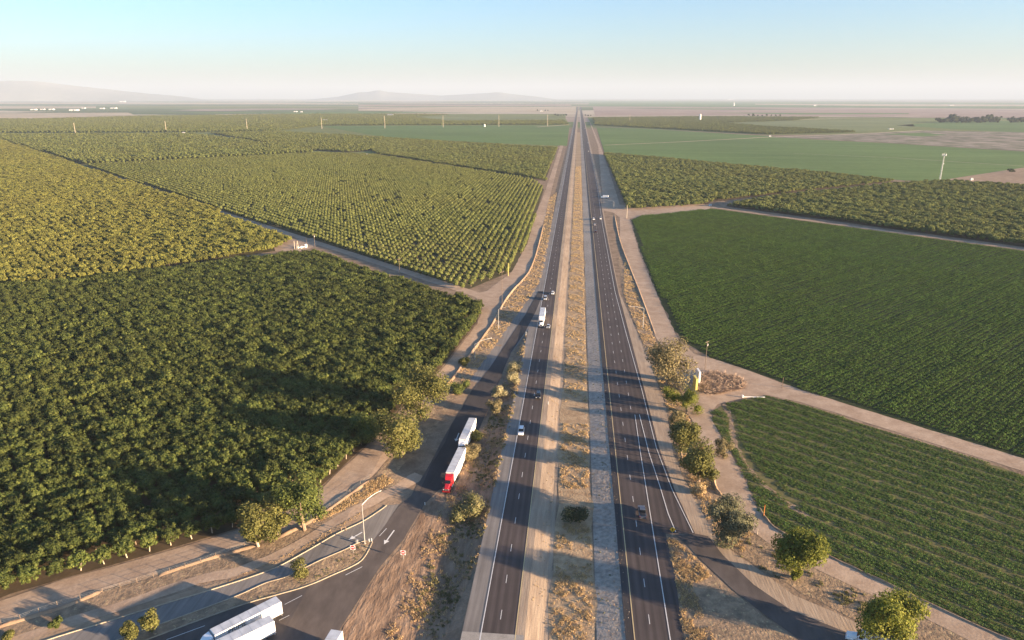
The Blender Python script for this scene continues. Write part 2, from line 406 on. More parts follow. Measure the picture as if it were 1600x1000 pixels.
M['leaf_mid'] = leaf_mat('mid_green_orchard_leaves', [(0.09, 0.115, 0.028), (0.16, 0.18, 0.05), (0.24, 0.25, 0.08), (0.12, 0.145, 0.035)], 0.2, 0.3)
M['leaf_round'] = leaf_mat('young_orchard_leaves', [(0.075, 0.092, 0.022), (0.115, 0.13, 0.034), (0.15, 0.16, 0.046)], 0.15, 0.22)
M['leaf_crop'] = leaf_mat('crop_leaves', [(0.055, 0.105, 0.017), (0.088, 0.155, 0.026), (0.13, 0.205, 0.042)], 0.3, 0.2)
M['leaf_alfalfa'] = leaf_mat('low_crop_leaves', [(0.05, 0.10, 0.016), (0.085, 0.145, 0.026), (0.14, 0.19, 0.042)], 0.25, 0.25)
M['leaf_gum'] = leaf_mat('gum_leaves', [(0.08, 0.085, 0.022), (0.125, 0.125, 0.034), (0.175, 0.165, 0.05)], 0.25, 0.1)
M['leaf_olive'] = leaf_mat('olive_leaves', [(0.08, 0.085, 0.045), (0.13, 0.13, 0.07), (0.19, 0.18, 0.10)], 0.2, 0.1)
M['leaf_grey'] = leaf_mat('greyish_leaves', [(0.12, 0.105, 0.05), (0.19, 0.155, 0.075), (0.24, 0.20, 0.10)], 0.2, 0.1)
M['leaf_bright'] = leaf_mat('bright_leaves', [(0.085, 0.105, 0.015), (0.145, 0.16, 0.022), (0.22, 0.215, 0.036)], 0.3, 0.1)
M['leaf_pale'] = leaf_mat('pale_shrub_leaves', [(0.22, 0.20, 0.10), (0.32, 0.28, 0.15), (0.38, 0.33, 0.2)], 0.2, 0.1)
M['leaf_dark'] = leaf_mat('dark_tree_leaves', [(0.03, 0.04, 0.018), (0.05, 0.06, 0.028)], 0.1, 0.2)
M['straw_blade'] = leaf_mat('straw_blades', [(0.40, 0.27, 0.13), (0.54, 0.39, 0.20), (0.64, 0.49, 0.27), (0.30, 0.21, 0.11)], 0.25, 0.3)
M['weed'] = leaf_mat('weed_leaves', [(0.10, 0.11, 0.04), (0.16, 0.15, 0.06), (0.22, 0.19, 0.09)], 0.2, 0.3)
def lobes_for(w, h, n, seed, squash=1.0, base=0.22, small=1.0):
    R = random.Random(seed); L = [(0, 0, h * (base + 1) / 2, w * .34, w * .34, h * (1 - base) / 2 * .85)]
    for i in range(n):
        t = 2 * math.pi * (i / n + R.uniform(-.1, .1)); k = R.uniform(.16, .38) * w; rr = R.uniform(.17, .28) * w * small
        zc = h * R.uniform(base + .12, .82)
        L.append((math.cos(t) * k, math.sin(t) * k, zc, rr, rr, rr * R.uniform(.75, 1.1) * squash))
    return L

# orchard tree meshes (spread 6.6 m, height 8 m for the big ones)
walnut_crown = [leaf_cloud(lobes_for(7.8, 7.2, 28, 40 + i, base=.25, small=.46), 1600, 0.25, 60 + i, M['leaf_walnut'], 'walnut_crown', core=.72) for i in range(5)]
gold_crown = []
for i in range(4):
    q = walnut_crown[i].copy(); q.name = 'golden_crown'; q.materials[0] = M['leaf_gold']; gold_crown.append(q)
mid_crown = []
for i in range(4):
    q = walnut_crown[i].copy(); q.name = 'mid_green_crown'; q.materials[0] = M['leaf_mid']; mid_crown.append(q)
round_crown = [leaf_cloud([(0, 0, 2.5, 1.75, 1.75, 1.75), (.5, .3, 3.1, 1.1, 1.1, 1.1), (-.6, -.2, 2.7, 1.2, 1.2, 1.3)], 190, 0.32, 80 + i, M['leaf_round'], 'round_crown', core=.9, shell=.8) for i in range(3)]
small_crown = [leaf_cloud([(0, 0, 3.6, 2.6, 2.6, 2.6), (1, .6, 4.2, 1.7, 1.7, 1.7), (-1, -.8, 4.0, 1.6, 1.6, 1.5)], 70, 0.85, 90 + i, M['leaf_round'], 'small_crown', core=.85) for i in range(3)]
orchard_trunk = trunk_mesh(5.0, 0.16, 4, 5, M['bark']); pale_trunk = trunk_mesh(5.0, 0.2, 4, 6, M['pale_bark'])
# smaller joined copies (crown + trunk) for the instanced mass
pw = [proto('walnut_source', m) for m in walnut_crown]; pg = [proto('gold_source', m) for m in gold_crown]
pm_ = [proto('mid_source', m) for m in mid_crown]
pr = [proto('round_source', m) for m in round_crown]; ps = [proto('small_source', m) for m in small_crown]

# ------------------------------------------------------------------ GROUND
def build_ground():
    xs = [-60000, -20000, -8000, -3000, -1000, -400, -150] + XL + [40, 100, 250, 600, 1500, 4000, 10000, 25000, 60000]
    ys = [-300, 0] + YL
    me = bpy.data.meshes.new('ground'); v = [(x, y, zt(x, y)) for y in ys for x in xs]; n = len(xs)
    f = [(j * n + i, j * n + i + 1, (j + 1) * n + i + 1, (j + 1) * n + i) for j in range(len(ys) - 1) for i in range(n - 1)]
    me.from_pydata(v, [], f); me.materials.append(M['plain']); o = link_mesh('ground', me); o['kind'] = 'structure'
build_ground()

def hills(name, px0, px1, dist, prof, seed):
    R = random.Random(seed); xs = np.linspace(px0, px1, 70); rows = 7; v = []; f = []
    for j in range(rows):
        k = 1 - abs(j / (rows - 1) * 2 - 1)
        for x in xs:
            top = float(np.interp(x, [p[0] for p in prof], [p[1] for p in prof]))       # angular height in px above horizon
            u = (x - 800) / LENS; D = dist * (1 + 0.16 * (j / (rows - 1) - .5))
            az = math.atan(u * math.cos(PITCH)) - YAW
            h = top / LENS * dist * k ** 0.8 * (0.72 + 0.02 * (R.random() - .5)) - 2
            v.append((math.sin(az) * D, math.cos(az) * D, h))
    n = len(xs)
    for j in range(rows - 1):
        for i in range(n - 1): f.append((j * n + i, j * n + i + 1, (j + 1) * n + i + 1, (j + 1) * n + i))
    me = bpy.data.meshes.new(name); me.from_pydata(v, [], f); me.materials.append(M['hill']); o = link_mesh(name, me); o['kind'] = 'structure'
hills('hills', -400, 330, 28000, [(-400, 20), (-100, 30), (20, 33), (60, 33), (110, 27), (170, 20), (230, 13), (290, 7), (330, 0)], 1)
hills('hills', 470, 880, 30000, [(470, 0), (530, 7), (560, 15), (575, 16), (592, 20), (605, 16), (630, 14), (690, 9), (760, 14), (780, 16), (800, 12), (840, 7), (880, 0)], 2)

# ---- far fields
def far(name, pts, mat, lift): return sheet(name, P(*pts), M[mat], lift)
far('far_farmland', [(-300, 260), (-300, 184), (500, 178), (885, 178), (866, 250), (700, 290)], 'far_orchard', .02)
far('crop_field', [(-250, 186), (-250, 178), (200, 176), (215, 181), (60, 186)], 'far_tan', .25)
far('crop_field', [(-200, 171), (150, 169), (150, 166.5), (-200, 165)], 'far_tan', .25)
far('crop_field', [(560, 170.5), (700, 167), (900, 166.8), (900, 176), (760, 174.5), (560, 173)], 'far_tan', .25)
far('crop_field', [(180, 165), (560, 166.5), (560, 170), (190, 168)], 'far_orchard', .25)
far('crop_field', [(926, 167), (1250, 169), (1600, 171.5), (1800, 172), (1800, 184), (1450, 184), (1160, 180), (930, 181)], 'far_brown', .25)
far('crop_field', [(920, 158.2), (1300, 159.5), (1800, 161), (1800, 169), (1250, 168), (920, 166)], 'far_green', .3)
far('crop_field', [(918, 183), (1100, 181.5), (1280, 183), (1800, 187), (1800, 206), (1340, 210), (1200, 211), (925, 197)], 'far_orchard', .25)
far('crop_field', [(1120, 193), (1250, 189), (1420, 187), (1430, 198), (1340, 206), (1200, 198)], 'far_green_b', .32)
far('crop_field', [(1400, 196), (1500, 189), (1800, 190), (1800, 210), (1560, 206)], 'far_green', .32)
far('scrub_field', [(1200, 214.5), (1345, 209), (1440, 204), (1560, 206), (1800, 211), (1800, 246), (1600, 236.5), (1400, 224), (1270, 217)], 'scrub', .3)
far('crop_field', [(1380, 209.5), (1440, 207.5), (1480, 211), (1440, 213.5)], 'far_green', .36)
far('crop_field', [(932, 199), (1000, 201), (1200, 212.5), (1270, 218), (1400, 224.5), (1600, 237), (1800, 250), (1800, 253), (1600, 262), (1500, 277), (1460, 284), (1412, 282), (1250, 268), (945, 240)], 'far_green', .2)
sheet('dirt_road', ribbon_poly(P((945, 227), (1050, 222.5), (1200, 214.5), (1345, 209), (1440, 204)), [10, 10, 14, 16, 16]), M['far_tan'], .4)
sheet('dirt_road', ribbon_poly(P((1085, 189.5), (1250, 187), (1440, 181)), [18, 26, 26]), M['far_tan'], .4)
sheet('dirt_road', ribbon_poly(P((1240, 240), (1400, 247), (1600, 260)), [1.5, 3, 3]), M['far_tan'], .4)
far('dirt_lot', [(1480, 283), (1470, 282), (1560, 268), (1600, 262), (1800, 262), (1800, 300), (1600, 295), (1560, 290)], 'soil', .25)
far('crop_field', [(500, 197), (890, 196), (886, 228), (760, 223), (600, 214)], 'far_green', .2)
far('crop_field', [(-300, 186), (60, 186), (215, 181), (500, 177), (880, 178.5), (890, 196), (500, 197), (420, 206), (300, 208), (-300, 210)], 'far_orchard', .2)
far('crop_field', [(650, 183), (860, 182), (880, 188), (700, 190)], 'far_green_b', .3)
sheet('dirt_road', ribbon_poly(P((855, 230.5), (884, 230.5)), 8), M['far_tan'], .3)
sheet('dirt_road', ribbon_poly(P((838, 198.5), (890, 195)), 20), M['far_tan'], .3)

far('crop_field', [(-100, 160.2), (420, 160.8), (560, 162), (560, 163.2), (200, 162.8), (-100, 161.8)], 'far_tan', .35)
far('crop_field', [(300, 156.6), (840, 157.2), (890, 158), (600, 158.2), (300, 157.6)], 'far_tan', .35)
far('crop_field', [(560, 163.6), (890, 163.2), (894, 165.6), (560, 165.8)], 'far_brown', .35)
far('crop_field', [(930, 155.6), (1300, 156.2), (1700, 157), (1700, 158.4), (1300, 157.4), (930, 156.6)], 'far_brown', .35)
far('crop_field', [(1180, 162.2), (1600, 163.4), (1700, 165.8), (1400, 166), (1180, 163.4)], 'far_tan', .4)
far('crop_field', [(930, 169), (1150, 169.6), (1260, 171.4), (1100, 171.2)], 'far_green', .36)
far('crop_field', [(1100, 176), (1420, 177), (1420, 178.4), (1250, 179)], 'far_green', .36)
far('crop_field', [(200, 176), (560, 174.6), (740, 176), (500, 178)], 'far_green', .36)
far('crop_field', [(-200, 188), (100, 187), (330, 190), (300, 193), (-200, 194)], 'far_green_b', .3)
far('crop_field', [(440, 187), (620, 186), (640, 190), (470, 192)], 'far_green', .3)
# ---- orchard blocks (45 degrees to the highway, as the whole survey grid)
BA = P((-120, 985), (16, 928), (96, 905), (242, 864), (371, 826), (505, 757), (577, 690), (629, 632), (690, 574), (745, 503), (752, 480)) + [ray(*p_, 4.2) for p_ in ((742, 470), (700, 457), (600, 427), (496, 391), (455, 393), (130, 433), (0, 443), (-120, 452))]
BB = [ray(*p_, 1.5) for p_ in ((452, 375), (300, 316), (150, 268), (40, 230), (-20, 212), (-300, 214))] + [(-900, 330), (-620, 120)] + P((-120, 457), (0, 449), (130, 440), (430, 392)) 
BC = [(-226, 556), (-66, 396)] + P((800, 424), (824, 380), (837, 335), (850, 296)) + [(-62, 985), (-398, 1392), (-523, 1430), (-818, 1134)] + [(-850, 1160)]
BD = P((852, 283), (862, 255), (871, 232), (760, 226), (600, 216), (560, 225), (590, 241), (842, 281))
BE = [(-840, 1150), (-1560, 1830)] + P((-260, 213), (300, 210.5), (330, 214), (480, 235)) + [(-540, 1440)]
BF = P((330, 209), (430, 206.5), (600, 216), (576, 236), (546, 238.5), (480, 235))
KA = P((982, 329), (1100, 321), (1112, 315.5), (1250, 299.5), (1402, 284), (1250, 269), (944, 241))
KB = P((1140, 323), (1600, 386), (1760, 408), (1760, 300), (1600, 293), (1480, 285), (1422, 288), (1250, 304.5), (1134, 321.5))
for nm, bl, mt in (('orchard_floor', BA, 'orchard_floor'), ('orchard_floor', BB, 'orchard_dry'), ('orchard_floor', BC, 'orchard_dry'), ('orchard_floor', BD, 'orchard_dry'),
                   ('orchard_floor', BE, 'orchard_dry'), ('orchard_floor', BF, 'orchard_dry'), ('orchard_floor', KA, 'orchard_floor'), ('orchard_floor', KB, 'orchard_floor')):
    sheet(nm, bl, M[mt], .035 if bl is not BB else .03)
S2 = math.sqrt(.5)
def lattice(poly, du, dv, jit, off=0.0, margin=0.0):
    p = np.array(poly); u = (p[:, 0] + p[:, 1]) * S2; v = (p[:, 1] - p[:, 0]) * S2
    U, V = np.meshgrid(np.arange(u.min(), u.max(), du) + off, np.arange(v.min(), v.max(), dv) + off)
    U = U.ravel(); V = V.ravel(); x = (U - V) * S2; y = (U + V) * S2
    k = inside(poly, x, y)
    if margin:
        c = p.mean(0)
    x, y = x[k], y[k]; return x + nrng.normal(0, jit, len(x)), y + nrng.normal(0, jit, len(x))
def in_view(x, y, m=0.12):          # keep what the camera, or one a step aside, can see
    fx = -np.sin(YAW) * x + np.cos(YAW) * y; rx = np.cos(YAW) * x + np.sin(YAW) * y
    return (np.abs(rx) < (0.765 + m) * np.maximum(fx, 0) + 60) & (fx > 60)
def orchard(poly, du, dv, jit, crowns, protos, name, label_stuff, lab, group, n_ind, scale, miss=0.0, edge_lab=None, edge=None, patchy=0.12, extra=None, tname='orchard_tree'):
    x, y = lattice(poly, du, dv, jit); k = in_view(x, y); x, y = x[k], y[k]
    if extra is not None:
        k = np.array([not edge(a_, b_, 4.6) for a_, b_ in zip(x, y)]); x, y = x[k], y[k]
        x = np.concatenate([x, extra[0]]); y = np.concatenate([y, extra[1]])
    if miss:
        k = nrng.random(len(x)) > miss; x, y = x[k], y[k]
    low = np.sin(x * .021 + 1.3) * np.sin(y * .017 + x * .006) + np.sin(x * .07 + y * .05) * .5
    s = scale * (1 + patchy * low * .6 + nrng.normal(0, patchy, len(x))); s = np.clip(s, scale * .55, scale * 1.35)
    rz = nrng.random(len(x)) * 6.28; d = np.hypot(x, y)
    vis = np.abs((np.cos(YAW) * x + np.sin(YAW) * y) / np.maximum(-np.sin(YAW) * x + np.cos(YAW) * y, 1)) < 0.74
    order = np.argsort(d + np.where(vis, 0, 1e6)); ind = order[:n_ind]; rest = order[n_ind:]
    for i in ind:
        X, Y = float(x[i]), float(y[i]); is_edge = edge is not None and edge(X, Y)
        t = empty(tname, (X, Y, zt(X, Y)), float(rz[i]), edge_lab if is_edge else lab, 'tree', group + (' on the outer row' if is_edge else ''))
        t.scale = (float(s[i]),) * 3
        link_mesh('trunk', pale_trunk if is_edge else orchard_trunk, t)
        link_mesh('crown', crowns[rng.randrange(len(crowns))], t)
    if len(rest):
        pts = np.stack([x[rest], y[rest], np.zeros(len(rest)) - .1], 1)
        o = scatter(name, pts, rz[rest], s[rest], protos, label=label_stuff)
        tag(o, cat='orchard')
    return len(x)
def near_line(line, dist):
    def f(x, y, dist=dist):
        for a, b in zip(line, line[1:]):
            ax, ay = a; bx, by = b; L2 = (bx - ax) ** 2 + (by - ay) ** 2; t = max(0, min(1, ((x - ax) * (bx - ax) + (y - ay) * (by - ay)) / L2))
            if math.hypot(x - ax - t * (bx - ax), y - ay - t * (by - ay)) < dist: return True
        return False
    return f
cnt = {}
def row_along(line, step, inset):   # the outermost row follows the frontage road
    xs, ys = [], []; carry = 0
    for a_, b_ in zip(line, line[1:]):
        a_, b_ = Vector(a_), Vector(b_); L = (b_ - a_).length; t = (b_ - a_).normalized(); n = Vector((-t.y, t.x)); d = carry
        while d < L: q = a_ + t * d + n * inset; xs.append(q.x); ys.append(q.y); d += step
        carry = d - L
    return np.array(xs), np.array(ys)
cnt['A'] = orchard(BA, 4.3, 4.6, .45, walnut_crown, pw, 'orchard_trees', 'dense dark green canopy of the rest of the near left orchard block',
        'leafy dark green orchard tree inside the closed canopy of the near left block', 'trees of the near left orchard', 240, 0.84, patchy=.08,
        edge_lab='dark green orchard tree with pale trunk on the outer row beside the dirt frontage road', edge=near_line(BA[1:10], 3.0), extra=row_along(BA[0:11], 5.0, 1.4))
cnt['B'] = orchard(BB, 4.8, 4.8, .5, gold_crown, pg, 'orchard_trees', 'yellow green canopy of the large orchard at the left edge beyond the dark block',
        'yellow green orchard tree beyond the gap behind the dark block', 'trees of the yellow green orchard', 60, .74, patchy=.12)
cnt['C'] = orchard(BC, 6.5, 6.5, .14, round_crown, pr, 'orchard_trees', 'young round orchard trees in dotted rows left of the highway',
        'small round young orchard tree in straight rows beyond the farm track', 'young round trees of the dotted orchard', 240, 1.1, tname='young_orchard_tree',  miss=.045, patchy=.05)
for nm, bl, du, pro, sc_, lb in (('D', BD, 6.0, pm_, .7, 'mid green orchard canopy left of the highway beyond the dotted orchard'),
                              ('E', BE, 8.5, ps, 1.15, 'hazy yellow green orchard canopy far left beyond the dotted rows'),
                              ('F', BF, 9.0, ps, 1.0, 'small orchard in wide rows left of centre below the far field'),
                              ('KB', KB, 5.4, pm_, .78, 'olive green orchard strip behind the farm road on the right'),
                              ('KA', KA, 5.6, pm_, .76, 'olive green orchard block right of the highway beyond the big leafy field')):
    cnt[nm] = orchard(bl, du, du, .7, gold_crown, pro, 'orchard_trees', lb, None, 'x', 0, sc_, patchy=.13)
FL_ = P((-280, 209), (-280, 187), (60, 187), (215, 182.5), (500, 179), (700, 179.5), (640, 183), (700, 190.5), (880, 189), (888, 195), (505, 196.5), (430, 205), (300, 207))
FR_ = P((930, 196), (926, 185), (1100, 183), (1280, 184), (1240, 188.5), (1120, 192.5), (1200, 199), (1340, 207), (1200, 210.5))
cnt['far'] = orchard(FL_, 10.5, 10.5, 1.0, gold_crown, ps, 'orchard_trees', 'hazy distant orchards left of the highway around the transmission poles', None, 'x', 0, 1.25, patchy=.1)
cnt['farR'] = orchard(FR_, 10.5, 10.5, 1.0, gold_crown, ps, 'orchard_trees', 'hazy distant orchards right of the highway before the brown fields', None, 'x', 0, 1.2, patchy=.1)
print('orchard trees', cnt)

# ------------------------------------------------------------------ crop fields with real plants
FI = P((986, 344), (1000, 337), (1110, 326)) + [(146, 738), (480, 405), (560, 325)] + P((1700, 749), (1600, 718), (1250, 609), (1170, 579), (1112, 560), (1062, 530), (1030, 465), (1002, 398))
FJ = P((1112, 644), (1125, 634), (1157, 626), (1200, 619), (1250, 632), (1600, 742), (1760, 790), (1760, 1075), (1596, 1003), (1500, 965), (1350, 894), (1222, 831), (1186, 797), (1163, 742), (1138, 697), (1114, 660))
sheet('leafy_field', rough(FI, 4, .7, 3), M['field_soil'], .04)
sheet('striped_field', rough(FJ, 3, .5, 4), M['stripe_soil'], .04)
def crop_tile(size, rows, per, hgt, leaf, seed, mat, vary):
    r = np.random.default_rng(seed); v = []; f = []
    for k in range(rows):
        y0 = (k + .5) * size / rows - size / 2; hh = hgt * (1 - vary + 2 * vary * r.random())
        for i in range(per):
            x = (r.random() - .5) * size; clump = 0.75 + .35 * math.sin(x * 2.1 + k * 1.7 + seed); yy = y0 + r.normal(0, size / rows * .2)
            z = hh * clump * (0.35 + .65 * r.random()); a_ = r.random() * 6.28; s = leaf * (0.6 + .7 * r.random()); tl = r.normal(0, .55); t2 = r.normal(0, .55)
            c = Vector((x, yy, z)); t = Vector((math.cos(a_), math.sin(a_), tl)).normalized(); b_ = Vector((-math.sin(a_), math.cos(a_), t2)).normalized()
            n = len(v); v += [c - t * s, c + b_ * s * .6, c + t * s, c - b_ * s * .6]; f.append((n, n + 1, n + 2, n + 3))
    me = bpy.data.meshes.new('crop_source'); me.from_pydata([tuple(q) for q in v], [], f); me.materials.append(mat); return me
def tile_field(name, poly, size, ang, protos, label, ymax=1e9, sc_fn=None, cut=None):
    ca, sa = math.cos(ang), math.sin(ang); p = np.array(poly); u = p[:, 0] * ca + p[:, 1] * sa; v = -p[:, 0] * sa + p[:, 1] * ca
    U, V = np.meshgrid(np.arange(u.min(), u.max(), size) + size / 2, np.arange(v.min(), v.max(), size) + size / 2); U = U.ravel(); V = V.ravel()
    x = U * ca - V * sa; y = U * sa + V * ca; k = inside(poly, x, y) & in_view(x, y, .05)
    for ox, oy in ((-.42, -.42), (.42, -.42), (-.42, .42), (.42, .42)):
        k &= inside(poly, x + (ox * ca - oy * sa) * size, y + (ox * sa + oy * ca) * size)
    if cut is not None: k &= ~cut(x, y)
    x, y = x[k], y[k]
    pts = np.stack([x, y, np.full(len(x), .04)], 1); rz = ang + np.where(nrng.random(len(x)) < .5, math.pi, 0)
    o = scatter(name, pts, rz, .88 + .16 * noise2(x, y, .03, 3) + .12 * np.sin((y - x) * .35) * np.sin((y - x) * .06), protos, label=label); tag(o, cat='crop'); print(name, len(x)); return o
leafy = [proto('leafy_source', crop_tile(4.0, 3, 95, 1.05, .22, 200 + i, M['leaf_crop'], .45)) for i in range(4)]
tile_field('leafy_crop', FI, 4.0, math.radians(45), leafy, 'dense dark green leafy crop filling the big field right of the highway')
alf = [proto('low_source', crop_tile(1.4, 2, 32, .34 + .06 * (i % 2), .14, 300 + i, M['leaf_alfalfa'], .5)) for i in range(4)]

# striped field: planted beds run parallel, with thinner, lower rows between them
def striped():
    ang = math.radians(-40); ca, sa = math.cos(ang), math.sin(ang); size = 1.4
    p = np.array(FJ); u = p[:, 0] * ca + p[:, 1] * sa; v = -p[:, 0] * sa + p[:, 1] * ca
    U, V = np.meshgrid(np.arange(u.min(), u.max(), size), np.arange(v.min(), v.max(), size)); U = U.ravel(); V = V.ravel()
    x = U * ca - V * sa; y = U * sa + V * ca; k = inside(FJ, x, y) & in_view(x, y, .05)
    tr = P((1128, 634), (1145, 655), (1150, 690), (1180, 735), (1245, 790)); nl = near_line(tr, 1.5)
    for i in np.where(k)[0]:
        if nl(x[i], y[i]): k[i] = False
    x, y, V = x[k], y[k], V[k]; row = np.round((V - v.min()) / size).astype(int)
    R = np.random.default_rng(5); lvl = np.array([1.1, 1.2, 1.0, .35] * 100) + R.normal(0, .07, 400); lvl += .12 * np.sin(np.arange(400) * .3)
    s = np.clip(lvl[row % 400] + R.normal(0, .04, len(x)), .05, 1.6); keep = R.random(len(x)) < np.clip(s + .05, 0, 1); x, y, s = x[keep], y[keep], s[keep]
    o = scatter('low_crop', np.stack([x, y, np.full(len(x), .04)], 1), np.full(len(x), ang), .7 + .5 * s, alf, label='low green crop in long stripes filling the lower right field'); tag(o, cat='crop'); print('striped', len(x))
striped()
sheet('field_track', rough(ribbon_poly(smooth_line(P((1132, 632), (1142, 655), (1147, 690), (1172, 735), (1215, 775), (1262, 806)), 4), 1.8), 1.2, .45, 8), M['verge'], .06)

# ------------------------------------------------------------------ highway and paved surfaces
Y0, Y1 = 75, 9000
def strip(name, x0, x1, mat, lift, y0=Y0, y1=Y1, parent=None, kind='structure'):
    return sheet(name, [(x0, y0), (x1, y0), (x1, y1), (x0, y1)], M[mat], lift, parent, kind)
left_road = strip('highway_southbound', -17.95, -10.25, 'asphalt', .06)
strip('shoulder', -21.9, -17.95, 'asphalt_grey', .05)
strip('shoulder', -10.25, -8.4, 'gravel_warm', .05)
strip('median_dirt', -8.4, -3.4, 'gravel_warm', .03)
strip('median_gravel', 6.9, 13.0, 'gravel', .03)
med = [(-3.4, 75)]
for y in range(85, 2400, 10): med.append((-3.4 + rng.uniform(-.7, .9), y))
for y in range(2395, 75, -10): med.append((6.9 + rng.uniform(-.8, .6), y))
sheet('median_grass_ground', med, M['straw'], .05)
right_line = P((941, 349), (961, 456), (978, 520), (1003, 610), (1025.5, 700), (1050, 765), (1083, 833))
RA = [(13.0, Y0), (25.2, Y0)] + P((1068, 1000), (1055, 900), (1040, 834)) + P((1086, 834), (1054, 765), (1030, 700), (1007, 610), (983, 520), (966, 456), (944.5, 349)) + [(27, 900), (27, Y1), (13.0, Y1)]
right_road = sheet('highway_northbound', RA, M['asphalt'], .06)
strip('shoulder', 12.95, 14.3, 'asphalt_edge', .085)
SH = P((1040, 834), (1083, 836), (1121, 843), (1099, 804), (1066, 743), (1050, 700), (1041, 637), (1019, 574), (996, 520), (969, 460), (962, 430), (950, 370), (943, 329)) + [(30, 900), (30, 5000), (25, 5000), (25, 900), (25, 330), (25, 170)]
sheet('shoulder', SH, M['gravel_warm'], .03)
# left: exit ramp, its pale shoulders and the gore
LS = P((871, 316), (857, 381), (849, 430), (832, 458), (808, 492), (788, 518), (764, 552), (742, 582), (735, 595), (752, 600), (792, 560), (825, 516), (818, 565)) + [(-21.9, 250), (-17.9, 250), (-17.9, 860), (-22, 860)]
sheet('shoulder', LS, M['asphalt_grey'], .035)
ramp_l = P((841, 455), (822, 490), (800, 522), (782, 550), (765, 575), (736, 612), (722, 637), (706, 662), (690, 690), (672, 725), (642, 775), (624, 790), (600, 823), (582, 846))
ramp_r = P((850, 455), (838, 485), (820, 520), (799, 550), (788, 575), (774, 612), (760, 645), (745, 680), (728, 715), (700, 752), (664, 787), (630, 844), (594, 886), (561, 937), (534, 979), (500, 1040), (460, 1100))
isl_r = P((582, 847), (575, 862), (564, 877), (545, 888), (522, 898), (480, 916), (429, 931), (387, 943), (300, 974), (180, 1020), (60, 1075))
RM = ramp_l[:11] + ramp_l[11:] + isl_r[1:] + P((60, 1200), (300, 1300)) + ramp_r[::-1]
exit_ramp = sheet('exit_ramp', RM, M['asphalt_ramp'], .075)
sheet('ramp_patch', ramp_l[:8] + P((696, 690), (672, 730), (655, 770)) + P((690, 765), (722, 722), (740, 690)) + ramp_r[:7][::-1], M['asphalt_dark'], .095)
slip_curb = P((604, 790), (595, 797), (567, 815), (525, 835), (468, 868), (420, 892), (327, 923), (260, 943), (180, 968), (64, 1004), (-60, 1050))
isl_l = P((582, 847), (570, 846), (555, 851), (540, 859), (492, 880), (450, 901), (414, 912), (372, 931), (300, 958), (180, 1002), (60, 1050), (0, 1075))
slip = sheet('slip_lane', slip_curb + P((-60, 1120)) + isl_l[::-1] + P((600, 823), (624, 788)), M['asphalt_grey'], .065)
sheet('service_path', rough(ribbon_poly(smooth_line(P((655, 742), (627, 760), (585, 782), (540, 806), (450, 860), (375, 892), (310, 906), (180, 950), (64, 988), (-80, 1040)), 3), [4, 5, 5, 3.5, 3.5, 3.5, 3.5] + [3.6] * 21), 3, .25, 9), M['road_dirt'], .04)
island = sheet('island', isl_l + isl_r[::-1], M['verge'], .13)
# frontage road, left
FL = P((-120, 985), (0, 938), (96, 907), (242, 866), (371, 829), (505, 760), (577, 693), (629, 636), (690, 577), (745, 506), (754, 482), (740, 460), (760, 455), (800, 425), (824, 380), (837, 335), (852, 298), (868, 250), (884, 200), (888, 200), (874, 250), (861, 300), (849, 350), (831, 414), (816, 441), (800, 454), (787, 472), (769, 505), (725, 565), (705, 592), (690, 607), (617, 706), (579, 747), (486, 813), (402, 851), (320, 874), (250, 897), (160, 922), (96, 948), (0, 978), (-120, 1020))
sheet('frontage_road', rough(FL, 5, .35, 12), M['road_dirt'], .055)
sheet('farm_track', ribbon_poly([(-45, 381), (-225, 553), (-900, 1190), (-1600, 1880)], [8, 7, 9, 12]), M['road_dirt'], .045)
sheet('farm_track', ribbon_poly([(-210, 535), (-350, 392), (-600, 140)], 4), M['orchard_floor'], .045)
sheet('pump_pad', P((428, 386), (452, 374), (490, 372), (495, 384), (470, 393), (430, 392)), M['road_dirt'], .06)
sheet('farm_track', ribbon_poly([(-54, 976 + 6), (-398, 1395)], 9), M['orchard_floor'], .05)
sheet('farm_yard', P((543, 243), (556, 241), (588, 245), (572, 247)), M['far_tan'], .3)
# frontage roads, right
FR = P((968, 340), (958, 332), (950, 318)) + P((985, 322), (1100, 319), (1112, 322), (1108, 327), (1000, 338), (984, 342), (1000, 398), (1028, 465), (1060, 530), (1084, 553), (1112, 560), (1170, 579), (1250, 609), (1600, 717), (1760, 765), (1760, 790), (1600, 737), (1250, 628), (1200, 618), (1157, 623), (1122, 632), (1110, 645), (1114, 660), (1136, 700), (1160, 742), (1184, 797), (1220, 832), (1350, 896), (1500, 967), (1590, 1002), (1760, 1080), (1760, 1110), (1521, 1003), (1434, 960), (1356, 927), (1269, 885), (1200, 849), (1178, 832), (1142, 793), (1118, 760), (1112, 727), (1100, 700), (1085, 665), (1072, 640), (1060, 600), (1045, 570), (1024, 526), (997, 451), (969, 378))
sheet('frontage_road', rough(FR, 4, .3, 13), M['road_dirt'], .055)
sheet('farm_track', ribbon_poly(P((1108, 323), (1200, 336), (1600, 390), (1760, 412)), 5), M['road_dirt'], .065)
sheet('dirt_verge', rough(P((918, 181), (935, 230), (943, 329), (958, 332), (972, 330), (950, 262), (937, 225)), 20, .5, 3), M['road_dirt'], .04)
onr_l = P((1055, 836), (1075, 853), (1094, 874), (1145, 922), (1199, 964), (1250, 1000), (1400, 1090)); onr_r = P((1086, 834), (1106, 838), (1130, 868), (1178, 914), (1235, 953), (1322, 988), (1480, 1050))
on_ramp = sheet('entrance_ramp', onr_l + onr_r[::-1], M['asphalt_ramp'], .075)
sheet('shoulder', P((1106, 836), (1121, 843), (1150, 866), (1190, 893), (1240, 930), (1300, 955), (1400, 1003), (1500, 1050), (1480, 1052), (1322, 989), (1235, 954), (1178, 915), (1130, 869)), M['gravel_warm'], .045)
